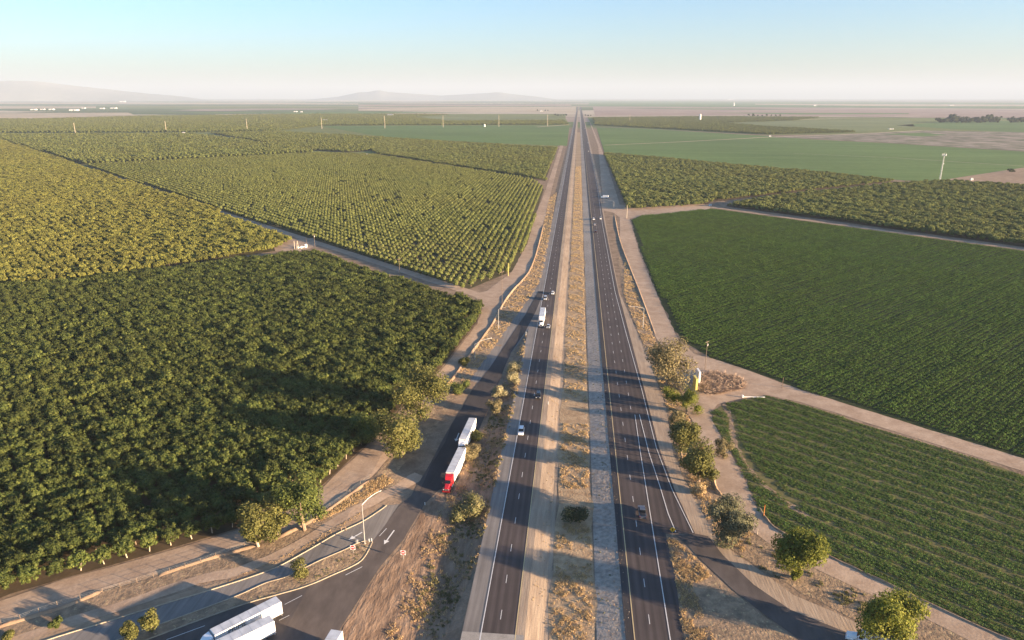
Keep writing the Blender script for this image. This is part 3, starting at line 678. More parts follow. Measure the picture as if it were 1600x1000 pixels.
sheet('dry_verge', rough(P((964, 400), (978, 402), (1022, 526), (1050, 590), (1072, 645), (1098, 700), (1112, 760), (1178, 833), (1268, 886), (1434, 962), (1560, 1020), (1500, 1050), (1300, 952), (1190, 892), (1150, 865), (1122, 842), (1099, 804), (1066, 743), (1050, 700), (1041, 637), (1019, 574), (996, 520), (975, 460)), 3, .5, 21), M['verge'], .035)
sheet('dry_verge', rough(P((1041, 838), (1057, 842), (1094, 878), (1145, 926), (1199, 968), (1245, 1003), (1380, 1090), (1085, 1090), (1069, 1000), (1056, 905)), 3, .3, 22), M['verge'], .045)
sheet('dry_verge', rough(P((744, 880), (690, 1010), (660, 1100), (480, 1100), (538, 979), (565, 937), (598, 886), (634, 844), (667, 788), (704, 755), (732, 716), (750, 680), (765, 645), (779, 612), (792, 578), (805, 552), (824, 520), (815, 600)), 3, .4, 23), M['rut'], .035)
sheet('dry_verge', rough(P((858, 310), (870, 300), (856, 385), (846, 436), (830, 462), (806, 494), (786, 522), (762, 556), (738, 588), (715, 620), (690, 655), (655, 705), (610, 745), (580, 749), (617, 708), (690, 609), (725, 567), (769, 507), (787, 474), (800, 456), (831, 416), (849, 352)), 3, .4, 24), M['verge'], .045)
sheet('dry_verge', rough(P((600, 742), (640, 755), (585, 778), (500, 822), (440, 858), (372, 888), (300, 903), (180, 945), (60, 985), (-80, 1035), (-80, 1008), (0, 980), (96, 950), (160, 924), (250, 899), (320, 876), (402, 853), (486, 815), (579, 749)), 3, .3, 25), M['verge'], .03)
sheet('dry_verge', rough(P((604, 792), (567, 814), (525, 834), (468, 867), (420, 891), (327, 922), (180, 967), (64, 1003), (0, 1020), (0, 1012), (180, 958), (375, 899), (450, 868), (540, 813), (590, 787)), 2, .2, 26), M['soil'], .05)
strip('approach_slab', -21.9, -8.6, 'concrete', .1, 60, 122.6)

# kerbs, real steps
def curb(line, parent=None):
    line = smooth_line(line, 4); m = MB(); W = .22; H = .15
    rings = []
    for i, p in enumerate(line):
        t = (Vector(line[min(i + 1, len(line) - 1)]) - Vector(line[max(i - 1, 0)])).normalized(); n = Vector((-t.y, t.x)); z = zt(*p)
        a_, b_ = Vector(p) + n * W / 2, Vector(p) - n * W / 2
        rings.append([(a_.x, a_.y, z), (a_.x, a_.y, z + H + .08), (b_.x, b_.y, z + H + .08), (b_.x, b_.y, z)])
    m.loft(rings); o = m.build('kerb', M['curb'], parent); o['kind'] = 'structure'; return o
curb(slip_curb); curb(isl_r); curb(isl_l[::1])
# earth banks between frontage road and verge, left and right
def bank(line, wdt, hgt, mat, seed):
    R = random.Random(seed); line = smooth_line(line, 5); m = MB(); rings = []
    for i, p in enumerate(line):
        t = (Vector(line[min(i + 1, len(line) - 1)]) - Vector(line[max(i - 1, 0)])).normalized(); n = Vector((-t.y, t.x)); z = zt(*p) - .02; k = R.uniform(.6, 1.3)
        if i in (0, len(line) - 1): k = .1
        rings.append([tuple(Vector(p) + n * wdt * s * R.uniform(.85, 1.15)) + (z + hgt * h * k,) for s, h in ((-1, 0), (-.45, .7), (0, 1), (.45, .7), (1, 0))])
    n = 5; v = [q for r in rings for q in r]; f = [(k * n + i, k * n + i + 1, (k + 1) * n + i + 1, (k + 1) * n + i) for k in range(len(rings) - 1) for i in range(n - 1)]
    m.add(v, f); o = m.build('earth_bank', M[mat], None, smooth=True); o['kind'] = 'structure'; return o
bank(P((-60, 1000), (0, 979), (96, 949), (160, 923)), .8, .5, 'soil', 1)
bank(P((248, 899), (320, 875), (402, 852)), .8, .5, 'soil', 2)
bank(P((430, 842), (486, 814), (530, 785), (579, 749)), .9, .5, 'soil', 3)
bank(P((690, 608), (705, 594), (725, 566), (748, 535), (769, 506), (787, 473), (800, 455), (831, 415), (849, 351)), .9, .6, 'soil', 4)
bank(P((1186, 793), (1198, 812), (1220, 831), (1284, 864), (1350, 895), (1500, 966), (1600, 1010)), .55, .45, 'soil', 5)
bank(P((1112, 735), (1118, 762), (1128, 775)), .6, .6, 'straw', 6)
bank(P((960, 335), (969, 378), (997, 451), (1024, 524)), .6, .5, 'soil', 7)

# ------------------------------------------------------------------ markings (each one a part of its road)
def mark(name, pts, w, mat, lift, parent): return sheet(name, ribbon_poly(pts, w), M[mat], lift, parent, None)
for x, road, mt in ((-17.8, left_road, 'line'), (-10.4, left_road, 'yline'), (14.85, right_road, 'yline')):
    mark('edge_line', [(x, Y0), (x, 2600)], .2, mt, .11, road)
mark('edge_line', [(22.05, Y0)] + P((999.5, 700), (992, 648)), .2, 'line', .11, right_road)
mark('edge_line', P((999, 648), (1014, 708), (1032, 763), (1044, 803), (1056, 832)), .22, 'line', .11, right_road)
mark('edge_line', [(26.2, 2600), (26.2, 900)] + right_line, .2, 'line', .11, right_road)
dash_me = {}
def dashes(x, y0, y1, road, step=12.2, L=3.05, near=300):
    y = y0; far_m = MB()
    me = MB().add([(-.07, 0, 0), (.07, 0, 0), (.07, L, 0), (-.07, L, 0)], [(0, 1, 2, 3)]).mesh('lane_dash', M['line'])
    while y < y1:
        if y < near:
            o = link_mesh('lane_dash', me, road); o.location = (x, y, .11)
        else: far_m.add([(x - .07, y, .11), (x + .07, y, .11), (x + .07, y + L, .11), (x - .07, y + L, .11)], [(0, 1, 2, 3)])
        y += step
    if far_m.v: far_m.build('lane_dashes', M['line'], road)['kind'] = 'stuff'
yd = G(800, 905.6)[1] - 1.5
dashes(-14.1, yd - 36.6, 1300, left_road)
dashes(18.45, G(1000, 911)[1] - 1.5 - 36.6, 1300, right_road)
dashes(22.05, G(992, 640)[1], 520, right_road, near=320)
def arrow(px, py, qx, qy, parent, lift):   # arrow painted on the road: tail at p, head at q
    a_, b_ = Vector(G(px, py)), Vector(G(qx, qy)); t = (b_ - a_).normalized(); n = Vector((-t.y, t.x)); L = (b_ - a_).length
    hw, hl, sw = .75, 1.7, .17
    pts = [a_ + n * sw, a_ + t * (L - hl) + n * sw, a_ + t * (L - hl) + n * hw, b_, a_ + t * (L - hl) - n * hw, a_ + t * (L - hl) - n * sw, a_ - n * sw]
    sheet('lane_arrow', [tuple(p) for p in pts], M['line'], lift, parent, None)
arrow(616, 829, 600, 851, exit_ramp, .11); arrow(566, 832, 545, 844, slip, .1); arrow(717, 677, 712, 690, exit_ramp, .12)
for a_, b_ in (((604, 826), (593, 838)), ((566, 886), (540, 899)), ((472, 931), (445, 945)), ((452, 962), (436, 970))):
    mark('lane_line', P(a_, b_), .16, 'line', .11, exit_ramp)
mark('edge_line', ribbon_poly(P((320, 978), (260, 1000)), .1)[:2], .15, 'line', .11, exit_ramp)

# ------------------------------------------------------------------ haze over the valley
def haze():
    x, y0, y1, z0, z1 = 55000, -250, 62000, -4, 930
    bm = bmesh.new(); bmesh.ops.create_cube(bm, size=1)
    for v in bm.verts: v.co = Vector((v.co.x * 2 * x, (y0 + y1) / 2 + v.co.y * (y1 - y0), (z0 + z1) / 2 + v.co.z * (z1 - z0)))
    me = bpy.data.meshes.new('haze'); bm.to_mesh(me); bm.free()
    m = bpy.data.materials.new('haze'); m.use_nodes = True; t = m.node_tree; t.nodes.remove(t.nodes['Principled BSDF'])
    pv = t.nodes.new('ShaderNodeVolumePrincipled'); pv.inputs['Color'].default_value = (0.50, 0.585, 0.70, 1); pv.inputs['Density'].default_value = HAZE_DENSITY
    pv.inputs['Anisotropy'].default_value = 0.0
    t.links.new(pv.outputs[0], t.nodes['Material Output'].inputs['Volume'])
    me.materials.append(m); o = link_mesh('haze', me); o['kind'] = 'stuff'; o['label'] = 'thin pale haze hanging over the whole valley'
haze()

def project(p):
    p = Vector(p) - Vector((0, 0, CAM_H)); x = p.x * math.cos(YAW) + p.y * math.sin(YAW); y = -p.x * math.sin(YAW) + p.y * math.cos(YAW)
    d = y * math.cos(PITCH) - p.z * math.sin(PITCH); u = y * math.sin(PITCH) + p.z * math.cos(PITCH)
    return 800 + LENS * x / d, 500 - LENS * u / d
def height_for(base, top_y):        # how tall an upright thing on this spot is, from the row its top reaches
    b = at(*base); lo, hi = 0, 200
    for _ in range(40):
        h = (lo + hi) / 2
        if project((b.x, b.y, b.z + h))[1] > top_y: lo = h
        else: hi = h
    return lo

# ------------------------------------------------------------------ single trees and shrubs
def tree(name, base, top, wpx, mat, seed, label, cat='tree', leaves=2600, leaf=.32, lobes=9, core=.5, hk=.86, base_k=.06, bark='bark', group=None, shell=.45):
    b = at(*base); w_ = wpx * mpp(*base) * 1.04; h = height_for(base, top) * min(1.0, hk + .08); h = max(h, w_ * .55)
    t = empty(name, b, rng.random() * 6, label, cat, group)
    L = lobes_for(w_ * 1.08, h, lobes, seed, base=base_k)
    link_mesh('crown', leaf_cloud(L, int(leaves * 1.7), leaf, seed, M[mat], 'crown', core=core, shell=shell), t)
    if name.endswith('tree'): link_mesh('trunk', trunk_mesh(h * .7, max(.12, h * .028), 5, seed, M[bark]), t)
    else: link_mesh('stem', trunk_mesh(h * .5, max(.04, h * .03), 4, seed, M[bark], 'stem'), t)
    return t
tree('roadside_tree', (404, 854), 781, 56, 'leaf_gum', 1, 'feathery pale green tree nearest the junction, leaning beside the fence and the slip lane', leaves=3200, core=.35, leaf=.3, bark='pale_bark')
tree('roadside_tree', (434, 836), 768, 44, 'leaf_gum', 2, 'slim green tree squeezed between the feathery pale tree and the tall bushy one', leaves=2400, core=.4, leaf=.3)
tree('roadside_tree', (476, 828), 720, 64, 'leaf_walnut', 3, 'tall bushy green tree by the bend of the dirt frontage road, above the slip lane', leaves=4200, core=.5, leaf=.3)
tree('roadside_tree', (657, 657), 568, 76, 'leaf_gum', 4, 'big yellow green tree at the dark orchard corner, upper of two by the frontage road', leaves=4600, core=.5, leaf=.34)
tree('roadside_tree', (628, 712), 636, 76, 'leaf_gum', 5, 'big tree with uneven crown over the frontage road left of the red truck', leaves=4200, core=.45, leaf=.34)
tree('roadside_tree', (577, 690), 646, 46, 'leaf_walnut', 6, 'medium green tree at the orchard edge left of the two big corner trees', leaves=2200, core=.6)
tree('island_tree', (470, 902), 868, 28, 'leaf_gum', 7, 'small young tree alone on the long traffic island', leaves=900, leaf=.22, core=0, lobes=6, bark='pale_bark')
tree('island_tree', (239, 990), 950, 29, 'leaf_gum', 8, 'small tree beside the slip lane, right one of the pair at the lower left', leaves=1100, leaf=.22, core=.3, lobes=6)
tree('island_tree', (206, 1004), 967, 29, 'leaf_gum', 9, 'small tree beside the slip lane, left one of the pair at the lower left', leaves=1100, leaf=.22, core=.3, lobes=6)
shr = [((89, 980), 964, 17, 'leaf_walnut', 'low green bush on the bare verge below the fence at the lower left'),
       ((14, 1000), 985, 18, 'leaf_gum', 'yellow green bush in the lower left corner of the verge'),
       ((803, 583), 560, 23, 'leaf_pale', 'pale round shrub at the top of the row between exit ramp and highway'),
       ((801, 600), 577, 21, 'leaf_pale', 'pale shrub second in the row between exit ramp and highway'),
       ((779, 622), 597, 23, 'leaf_pale', 'straw coloured shrub in the middle of the row between ramp and highway'),
       ((773, 648), 622, 25, 'leaf_grey', 'greyish shrub at the lower end of the row beside the exit ramp'),
       ((725, 569), 556, 19, 'leaf_gum', 'small olive shrub beside the dirt frontage road, below the street lamp'),
       ((744, 690), 672, 22, 'leaf_gum', 'dark green shrub on the verge right beside the rear white truck'),
       ((737, 715), 694, 30, 'leaf_grey', 'brownish shrub on the verge beside the red truck'),
       ((718, 612), 598, 30, 'leaf_walnut', 'low dark green bushes between frontage road and exit ramp'),
       ((730, 806), 786, 46, 'weed', 'wide low patch of weedy bush beside the highway below the red truck'),
       ((470, 812), 800, 16, 'weed', 'small weedy bush on the earth bank beside the tall bushy tree'),
       ((1050, 634), 600, 27, 'leaf_bright', 'bright yellow green bush on the highway side, left one under the grey tree'),
       ((1074, 646), 590, 38, 'leaf_bright', 'bright yellow green bush beside the billboard at the brush heap'),
       ((1058, 662), 636, 24, 'leaf_grey', 'dry brownish bush between the bright bushes and the dark trees'),
       ((1127, 712), 682, 28, 'leaf_grey', 'small bushy tree overhanging the dirt frontage road on the right'),
       ((1092, 770), 750, 24, 'straw_blade', 'straw coloured bush at the foot of the dark trees beside the dirt road'),
       ((1244, 905), 884, 17, 'leaf_bright', 'small bright bush at the foot of the bright green tree')]
for i, (b_, t_, w_, m_, l_) in enumerate(shr): tree('shrub', b_, t_, w_, m_, 100 + i, l_, 'shrub', leaves=int(300 + w_ * 40), leaf=.2, lobes=6, core=.6, base_k=.05, hk=.8)
tree('roadside_tree', (1042, 604), 520, 72, 'leaf_grey', 21, 'wide airy grey green tree between highway and dirt road, above the bright bushes', leaves=4200, core=.3, leaf=.36, shell=.3)
tree('roadside_tree', (1066, 716), 652, 48, 'leaf_gum', 22, 'dark olive tree beside the highway shoulder, upper one of the pair below the bright bushes', leaves=2600, core=.5, leaf=.34)
tree('roadside_tree', (1092, 756), 674, 56, 'leaf_gum', 23, 'dense olive green tree beside the dirt frontage road, lower one of the pair', leaves=3600, core=.5, leaf=.34)
tree('olive_tree', (1137, 849), 779, 68, 'leaf_olive', 24, 'rounded grey green olive tree at the start of the entrance ramp', leaves=4200, core=.55, leaf=.26)
tree('roadside_tree', (1245, 903), 818, 68, 'leaf_bright', 25, 'bright green lumpy tree with a bare lower trunk beside the dirt road', leaves=4600, core=.55, leaf=.27, lobes=12, base_k=.28)
tree('roadside_tree', (1385, 1008), 914, 80, 'leaf_bright', 26, 'largest yellow green tree, standing over the white and green truck at the bottom', leaves=6800, core=.6, leaf=.26, lobes=13, base_k=.06)
tree('median_tree', (899, 815), 792, 40, 'leaf_dark', 27, 'low dark spreading tree alone in the shaded median', leaves=1300, core=0, leaf=.25, lobes=7)
# far clumps of trees
def far_trees(spec, mat, lab, grp):
    for i, (px, py, hp) in enumerate(spec):
        b = at(px, py); h = hp * mpp(px, py); me = leaf_cloud(lobes_for(h * 1.1, h, 6, i, base=.05), 130, h * .09, i, M[mat], 'tree_crown', core=.8)
        o = link_mesh('distant_tree', me); o.location = b; tag(o, lab, 'tree', grp)
R = random.Random(3)
far_trees([(1466 + i * 3.9 + R.uniform(-1, 1), 191.5 + R.uniform(-.4, .4), R.uniform(6, 11) + (3 if 18 < i < 24 or 4 < i < 8 else 0)) for i in range(25)], 'leaf_dark', 'tall dark tree in the distant windbreak beyond the green field at the right', 'distant windbreak trees')
far_trees([(1578 + i * 5, 191.8, R.uniform(8, 11)) for i in range(7)], 'leaf_dark', 'dark tree in the distant clump at the right edge of the picture', 'distant trees at the right edge')
far_trees([(1170 + i * 7, 181.5, R.uniform(2.5, 4.5)) for i in range(8)], 'leaf_dark', 'distant tree in the small grove right of the white tower', 'distant grove right of the white tower')
far_trees([(840 + i * 4, 173.6 + .0 * i, R.uniform(2, 3)) for i in range(5)] , 'leaf_dark', 'distant tree around the farmhouse left of the highway', 'distant farmhouse trees')
far_trees([(868 + i * 4.2, 181, R.uniform(2.5, 3.5)) for i in range(5)], 'leaf_dark', 'distant tree at the crossing left of the highway', 'distant trees left of the crossing')
far_trees([(915 + i * 4, 181.5, R.uniform(2, 3)) for i in range(3)], 'leaf_dark', 'distant tree at the crossing right of the highway', 'distant trees right of the crossing')
far_trees([(606, 181, 3), (612, 181, 3.5), (617, 181, 2.6)], 'leaf_dark', 'distant tree around the white farmhouse above the left orchards', 'trees around the white farmhouse')
far_trees([(1578, 270, 7), (1583, 269, 5)], 'leaf_dark', 'dark bush on the bare lot at the right edge', 'dark bushes on the bare lot')

# ------------------------------------------------------------------ dry grass and weeds as real blades
def tuft(n, h, spread, seed, mat):
    R = random.Random(seed); m = MB()
    for i in range(n):
        a_ = R.random() * 6.28; r_ = R.random() ** .5 * spread; c = Vector((math.cos(a_) * r_, math.sin(a_) * r_, -.03)); hh = h * R.uniform(.5, 1)
        b2 = R.random() * 6.28; t = Vector((math.cos(b2), math.sin(b2), 0)) * h * .16; lean = Vector((R.uniform(-.5, .5), R.uniform(-.5, .5), 1)) * hh
        m.add([c - t, c + t, c + lean + t * .4, c + lean - t * .4], [(0, 1, 2, 3)])
    return proto('tuft_source', m.mesh('tuft_source', mat))
straw = [tuft(14, .36, .42, i, M['straw_blade']) for i in range(3)] + [tuft(16, .26, .5, 9, M['straw_blade'])]
weeds = [tuft(18, .5, .5, 20 + i, M['weed']) for i in range(3)]
def grass(name, poly, dens, thr, s, protos, label, seed, smin=.5, smax=1.3, ymax=1200):
    p = np.array(poly); x0, y0 = p.min(0); x1, y1 = p.max(0); y1 = min(y1, ymax); n = int((x1 - x0) * (y1 - y0) * dens)
    r = np.random.default_rng(seed); x = x0 + r.random(n) * (x1 - x0); y = y0 + (y1 - y0) * r.random(n)
    k = inside(poly, x, y) & in_view(x, y, .03) & (noise2(x, y, s, seed) + r.normal(0, .25, n) > thr); x, y = x[k], y[k]
    z = np.array([zt(a_, b_) for a_, b_ in zip(x, y)]) + .05
    o = scatter(name, np.stack([x, y, z], 1), r.random(len(x)) * 6.28, smin + (smax - smin) * r.random(len(x)), protos, label=label); tag(o, cat='grass'); print(name, seed, len(x))
med2 = [(-2.8, 80), (6.2, 80), (6.2, 1500), (-2.8, 1500)]
# bare crossings in the median leave gaps in the grass
def gap(poly, y0, y1): return [p for p in poly]
gaps = [(G(900, 662)[1], G(900, 628)[1]), (G(900, 820)[1], G(900, 764)[1]), (G(900, 880)[1], G(900, 845)[1] - 4)]
lo = 80
for g0, g1 in sorted(gaps):
    if g0 > lo: grass('dry_grass', [(-2.8, lo), (6.0, lo), (6.2, g0), (-2.6, g0)], 5.0, .0, .5, straw, 'straw coloured dry grass in the highway median', int(lo))
    lo = g1
grass('dry_grass', [(-2.8, lo), (6.0, lo), (6.0, 1300), (-2.8, 1300)], 2.4, .05, .35, straw, 'straw coloured dry grass in the far median', 77)
grass('dry_grass', [(-7.5, 80), (-4, 80), (-4, 500), (-7.5, 500)], .6, .2, .5, straw, 'thin dry grass beside the southbound carriageway', 78, .3, .7)
grass('dry_grass', P((976, 404), (1022, 526), (1060, 620), (1098, 700), (1118, 770), (1176, 836), (1160, 862), (1122, 842), (1099, 800), (1060, 720), (1043, 637), (1020, 574), (998, 520), (975, 460)), 3.4, -.1, .4, straw, 'dry grass along the right highway shoulder', 79)
grass('dry_grass', P((1042, 842), (1060, 846), (1094, 880), (1110, 900), (1080, 915), (1160, 1100), (1085, 1090), (1069, 1000), (1056, 905)), 7.0, -.2, .3, straw, 'dry golden grass in the gore of the entrance ramp', 80)
grass('dry_grass', P((858, 310), (870, 300), (856, 385), (846, 436), (830, 462), (806, 494), (786, 522), (762, 556), (738, 588), (715, 620), (690, 609), (725, 567), (769, 507), (787, 474), (800, 456), (831, 416), (849, 352)), 2.2, 0, .35, straw, 'dry grass between frontage road and exit ramp', 81)
grass('dry_grass', P((744, 880), (700, 980), (650, 1100), (560, 1100), (640, 900), (690, 790), (735, 712), (752, 680), (768, 645), (794, 578), (824, 520), (812, 600), (775, 760)), 3.6, .12, .35, straw, 'dry grass on the slope between ramp and highway', 82)
grass('dry_grass', P((579, 752), (600, 742), (615, 752), (560, 785), (500, 815), (486, 815)), 7.0, -.4, .4, straw, 'dry grass on the earth bank above the slip lane', 83)
grass('weeds', P((744, 880), (700, 980), (650, 1100), (600, 1100), (680, 850), (720, 780), (768, 645), (812, 600), (775, 760)), 1.0, .1, .25, weeds, 'green grey weeds on the slope between ramp and highway', 84)
grass('weeds', P((1120, 850), (1180, 840), (1268, 890), (1434, 968), (1380, 1000), (1300, 950), (1190, 890)), .8, .15, .3, weeds, 'weeds below the right dirt frontage road', 85)
grass('weeds', [(7.2, 80), (12.6, 80), (12.6, 400), (7.2, 400)], .35, .4, .6, weeds, 'sparse weeds on the gravel beside the northbound carriageway', 86, .2, .6)
grass('dry_grass', P((375, 898), (450, 866), (540, 812), (585, 790), (530, 830), (470, 866), (330, 920)), 3.0, .1, .4, straw, 'dry grass strip beside the slip lane', 87, .3, .7)
grass('dry_grass', P((440, 920), (500, 893), (555, 855), (578, 850), (560, 878), (500, 905), (430, 930), (320, 964), (380, 935)), 1.4, .1, .4, weeds, 'thin weeds on the traffic island', 88, .3, .7)

# ------------------------------------------------------------------ vehicles
M['white_paint'] = plain('white_vehicle_paint', (0.80, 0.80, 0.79), 0.35, coat=.4, var=.05)
M['trailer_white'] = plain('white_trailer_panel', (0.74, 0.735, 0.72), 0.5, var=.2, scale=.8)
M['trailer_roof'] = plain('trailer_roof', (0.58, 0.60, 0.62), 0.5, var=.3, scale=.5)
M['red_paint'] = plain('red_vehicle_paint', (0.52, 0.015, 0.02), 0.3, coat=.6, var=.08)
M['silver_paint'] = plain('silver_vehicle_paint', (0.55, 0.56, 0.57), 0.3, .4, .5, .06)
M['dark_paint'] = plain('dark_vehicle_paint', (0.02, 0.022, 0.027), 0.25, .1, .6)
M['grey_paint'] = plain('grey_vehicle_paint', (0.13, 0.14, 0.16), 0.3, .2, .5)
M['window_glass'] = plain('window_glass', (0.012, 0.016, 0.02), 0.08)
M['rubber'] = plain('rubber', (0.02, 0.02, 0.02), 0.85)
M['chrome'] = plain('chrome', (0.6, 0.6, 0.6), 0.25, .9)
M['black_trim'] = plain('black_trim', (0.03, 0.03, 0.032), 0.6)
M['headlamp'] = plain('headlamp_glass', (0.75, 0.76, 0.74), 0.15)
M['tail_red'] = plain('tail_lamp', (0.45, 0.02, 0.02), 0.3)
M['green_panel'] = plain('green_panel', (0.02, 0.16, 0.05), 0.45)
M['yellow_panel'] = plain('yellow_panel', (0.62, 0.47, 0.04), 0.45)
M['steel'] = plain('galvanised_steel', (0.50, 0.49, 0.46), 0.5, .5)
M['wood'] = plain('weathered_wood', (0.20, 0.145, 0.10), 0.9)
M['dead_wood'] = plain('dead_wood', (0.42, 0.30, 0.21), 0.9, var=.5)
M['pale_wood'] = plain('pale_wood', (0.48, 0.40, 0.30), 0.85)
M['sign_red'] = plain('sign_red', (0.55, 0.03, 0.035), 0.45, var=.03)
M['sign_white'] = plain('sign_white', (0.80, 0.80, 0.78), 0.45, var=.03)
M['sign_yellow'] = plain('sign_yellow', (0.72, 0.42, 0.01), 0.45, var=.03)
M['sign_black'] = plain('sign_black', (0.02, 0.02, 0.02), 0.5)
M['yellow_post'] = plain('yellow_post', (0.66, 0.58, 0.16), 0.6)
M['orange_post'] = plain('orange_post', (0.65, 0.22, 0.04), 0.6)
M['building_white'] = plain('whitewashed_wall', (0.78, 0.76, 0.72), 0.8)
M['roof_grey'] = plain('roof_sheet', (0.45, 0.44, 0.43), 0.6)
tyre_cache = {}
def wheel(parent, x, y, r, wd=.25, name='wheel'):
    k = (round(r, 2), round(wd, 2))
    if k not in tyre_cache:
        a_ = MB().cyl((-wd / 2, 0, 0), (wd / 2, 0, 0), r, n=16).mesh('wheel', M['rubber'], bevel=.025)
        b_ = MB().cyl((-wd / 2 - .015, 0, 0), (wd / 2 + .015, 0, 0), r * .55, n=12).mesh('rim', M['chrome'])
        tyre_cache[k] = (a_, b_)
    a_, b_ = tyre_cache[k]; t = link_mesh(name, a_, parent); t.location = (x, y, r); link_mesh('rim', b_, t); return t
def rings_car(st):                  # stations: (y, half width, z bottom, z top, top half width)
    out = []
    for y, hw, z0, z1, tw in st:
        out.append([(-hw * .92, y, z0), (hw * .92, y, z0), (hw, y, z0 + .18), (hw, y, z0 + (z1 - z0) * .62), (tw, y, z1), (-tw, y, z1), (-hw, y, z0 + (z1 - z0) * .62), (-hw, y, z0 + .18)])
    return out
def car(kind, paint, pos, rz, label, group=None):
    t = empty({'sedan': 'car', 'suv': 'suv', 'pickup': 'pickup_truck'}[kind], pos, rz, label, {'sedan': 'car', 'suv': 'car', 'pickup': 'pickup'}[kind], group)
    pm = M[paint]
    if kind == 'sedan':
        L, H, W = 4.7, 1.45, .9
        body = [(-2.32, .78, .35, .82, .70), (-2.2, .86, .25, .98, .76), (-1.6, .9, .22, 1.0, .80), (.9, .9, .22, .98, .80), (1.7, .88, .22, .86, .76), (2.2, .82, .25, .72, .68), (2.35, .72, .35, .6, .58)]
        cab = [(-1.75, .78, .95, 1.0, .74), (-1.0, .8, .92, H - .04, .60), (-.1, .8, .92, H, .62), (.35, .8, .92, H - .06, .60), (1.15, .78, .88, .96, .70)]; roof = (-1.05, .35, H)
    elif kind == 'suv':
        L, H, W = 4.9, 1.8, .96
        body = [(-2.42, .86, .4, 1.1, .80), (-2.35, .93, .3, 1.18, .84), (-1.6, .96, .28, 1.18, .86), (.9, .96, .28, 1.16, .86), (1.8, .95, .28, 1.08, .84), (2.3, .9, .3, .98, .78), (2.45, .82, .4, .8, .7)]
        cab = [(-2.3, .86, 1.1, 1.2, .8), (-2.05, .86, 1.1, H - .05, .68), (-.2, .86, 1.1, H, .70), (.4, .86, 1.1, H - .05, .68), (1.2, .86, 1.06, 1.14, .78)]; roof = (-2.05, .42, H)
    else:
        L, H, W = 5.7, 1.9, 1.0
        body = [(-2.85, .92, .45, 1.1, .9), (-2.8, .97, .38, 1.2, .92), (.9, .98, .35, 1.2, .9), (2.0, .98, .35, 1.15, .88), (2.7, .94, .38, 1.08, .84), (2.85, .86, .45, .9, .76)]
        cab = [(-1.0, .88, 1.15, 1.22, .84), (-.85, .88, 1.15, H - .04, .72), (.3, .88, 1.15, H, .74), (.9, .88, 1.15, H - .06, .7), (1.55, .88, 1.1, 1.2, .8)]; roof = (-.85, .9, H)
    MB().loft(rings_car(body)).build('body', pm, t, bevel=.03, smooth=False)
    MB().loft(rings_car(cab)).build('windows', M['window_glass'], t)
    y0, y1, h = roof; MB().box((0, (y0 + y1) / 2, h + .01), (1.26 if kind == 'sedan' else 1.44, y1 - y0 + .1, .07)).build('roof', pm, t, bevel=.03)
    if kind == 'pickup':
        MB().box((0, -1.9, 1.19), (1.55, 1.65, .06)).build('cargo_bed', M['black_trim'], t)
    for s in (-1, 1):
        wheel(t, s * (W - .12), L * .30, .34 if kind == 'sedan' else .39, .24); wheel(t, s * (W - .12), -L * .30, .34 if kind == 'sedan' else .39, .24)
        MB().box((s * (W - .24), L / 2 - .04, .68 if kind == 'sedan' else .85), (.34, .1, .16)).build('headlight', M['headlamp'], t)
        MB().box((s * (W - .2), -L / 2 + .03, .8 if kind == 'sedan' else 1.0), (.22, .08, .22)).build('tail_light', M['tail_red'], t)
        MB().box((s * (W + .06), roof[1] + .45, 1.0 if kind == 'sedan' else 1.22), (.18, .12, .14)).build('mirror', pm, t)
    return t
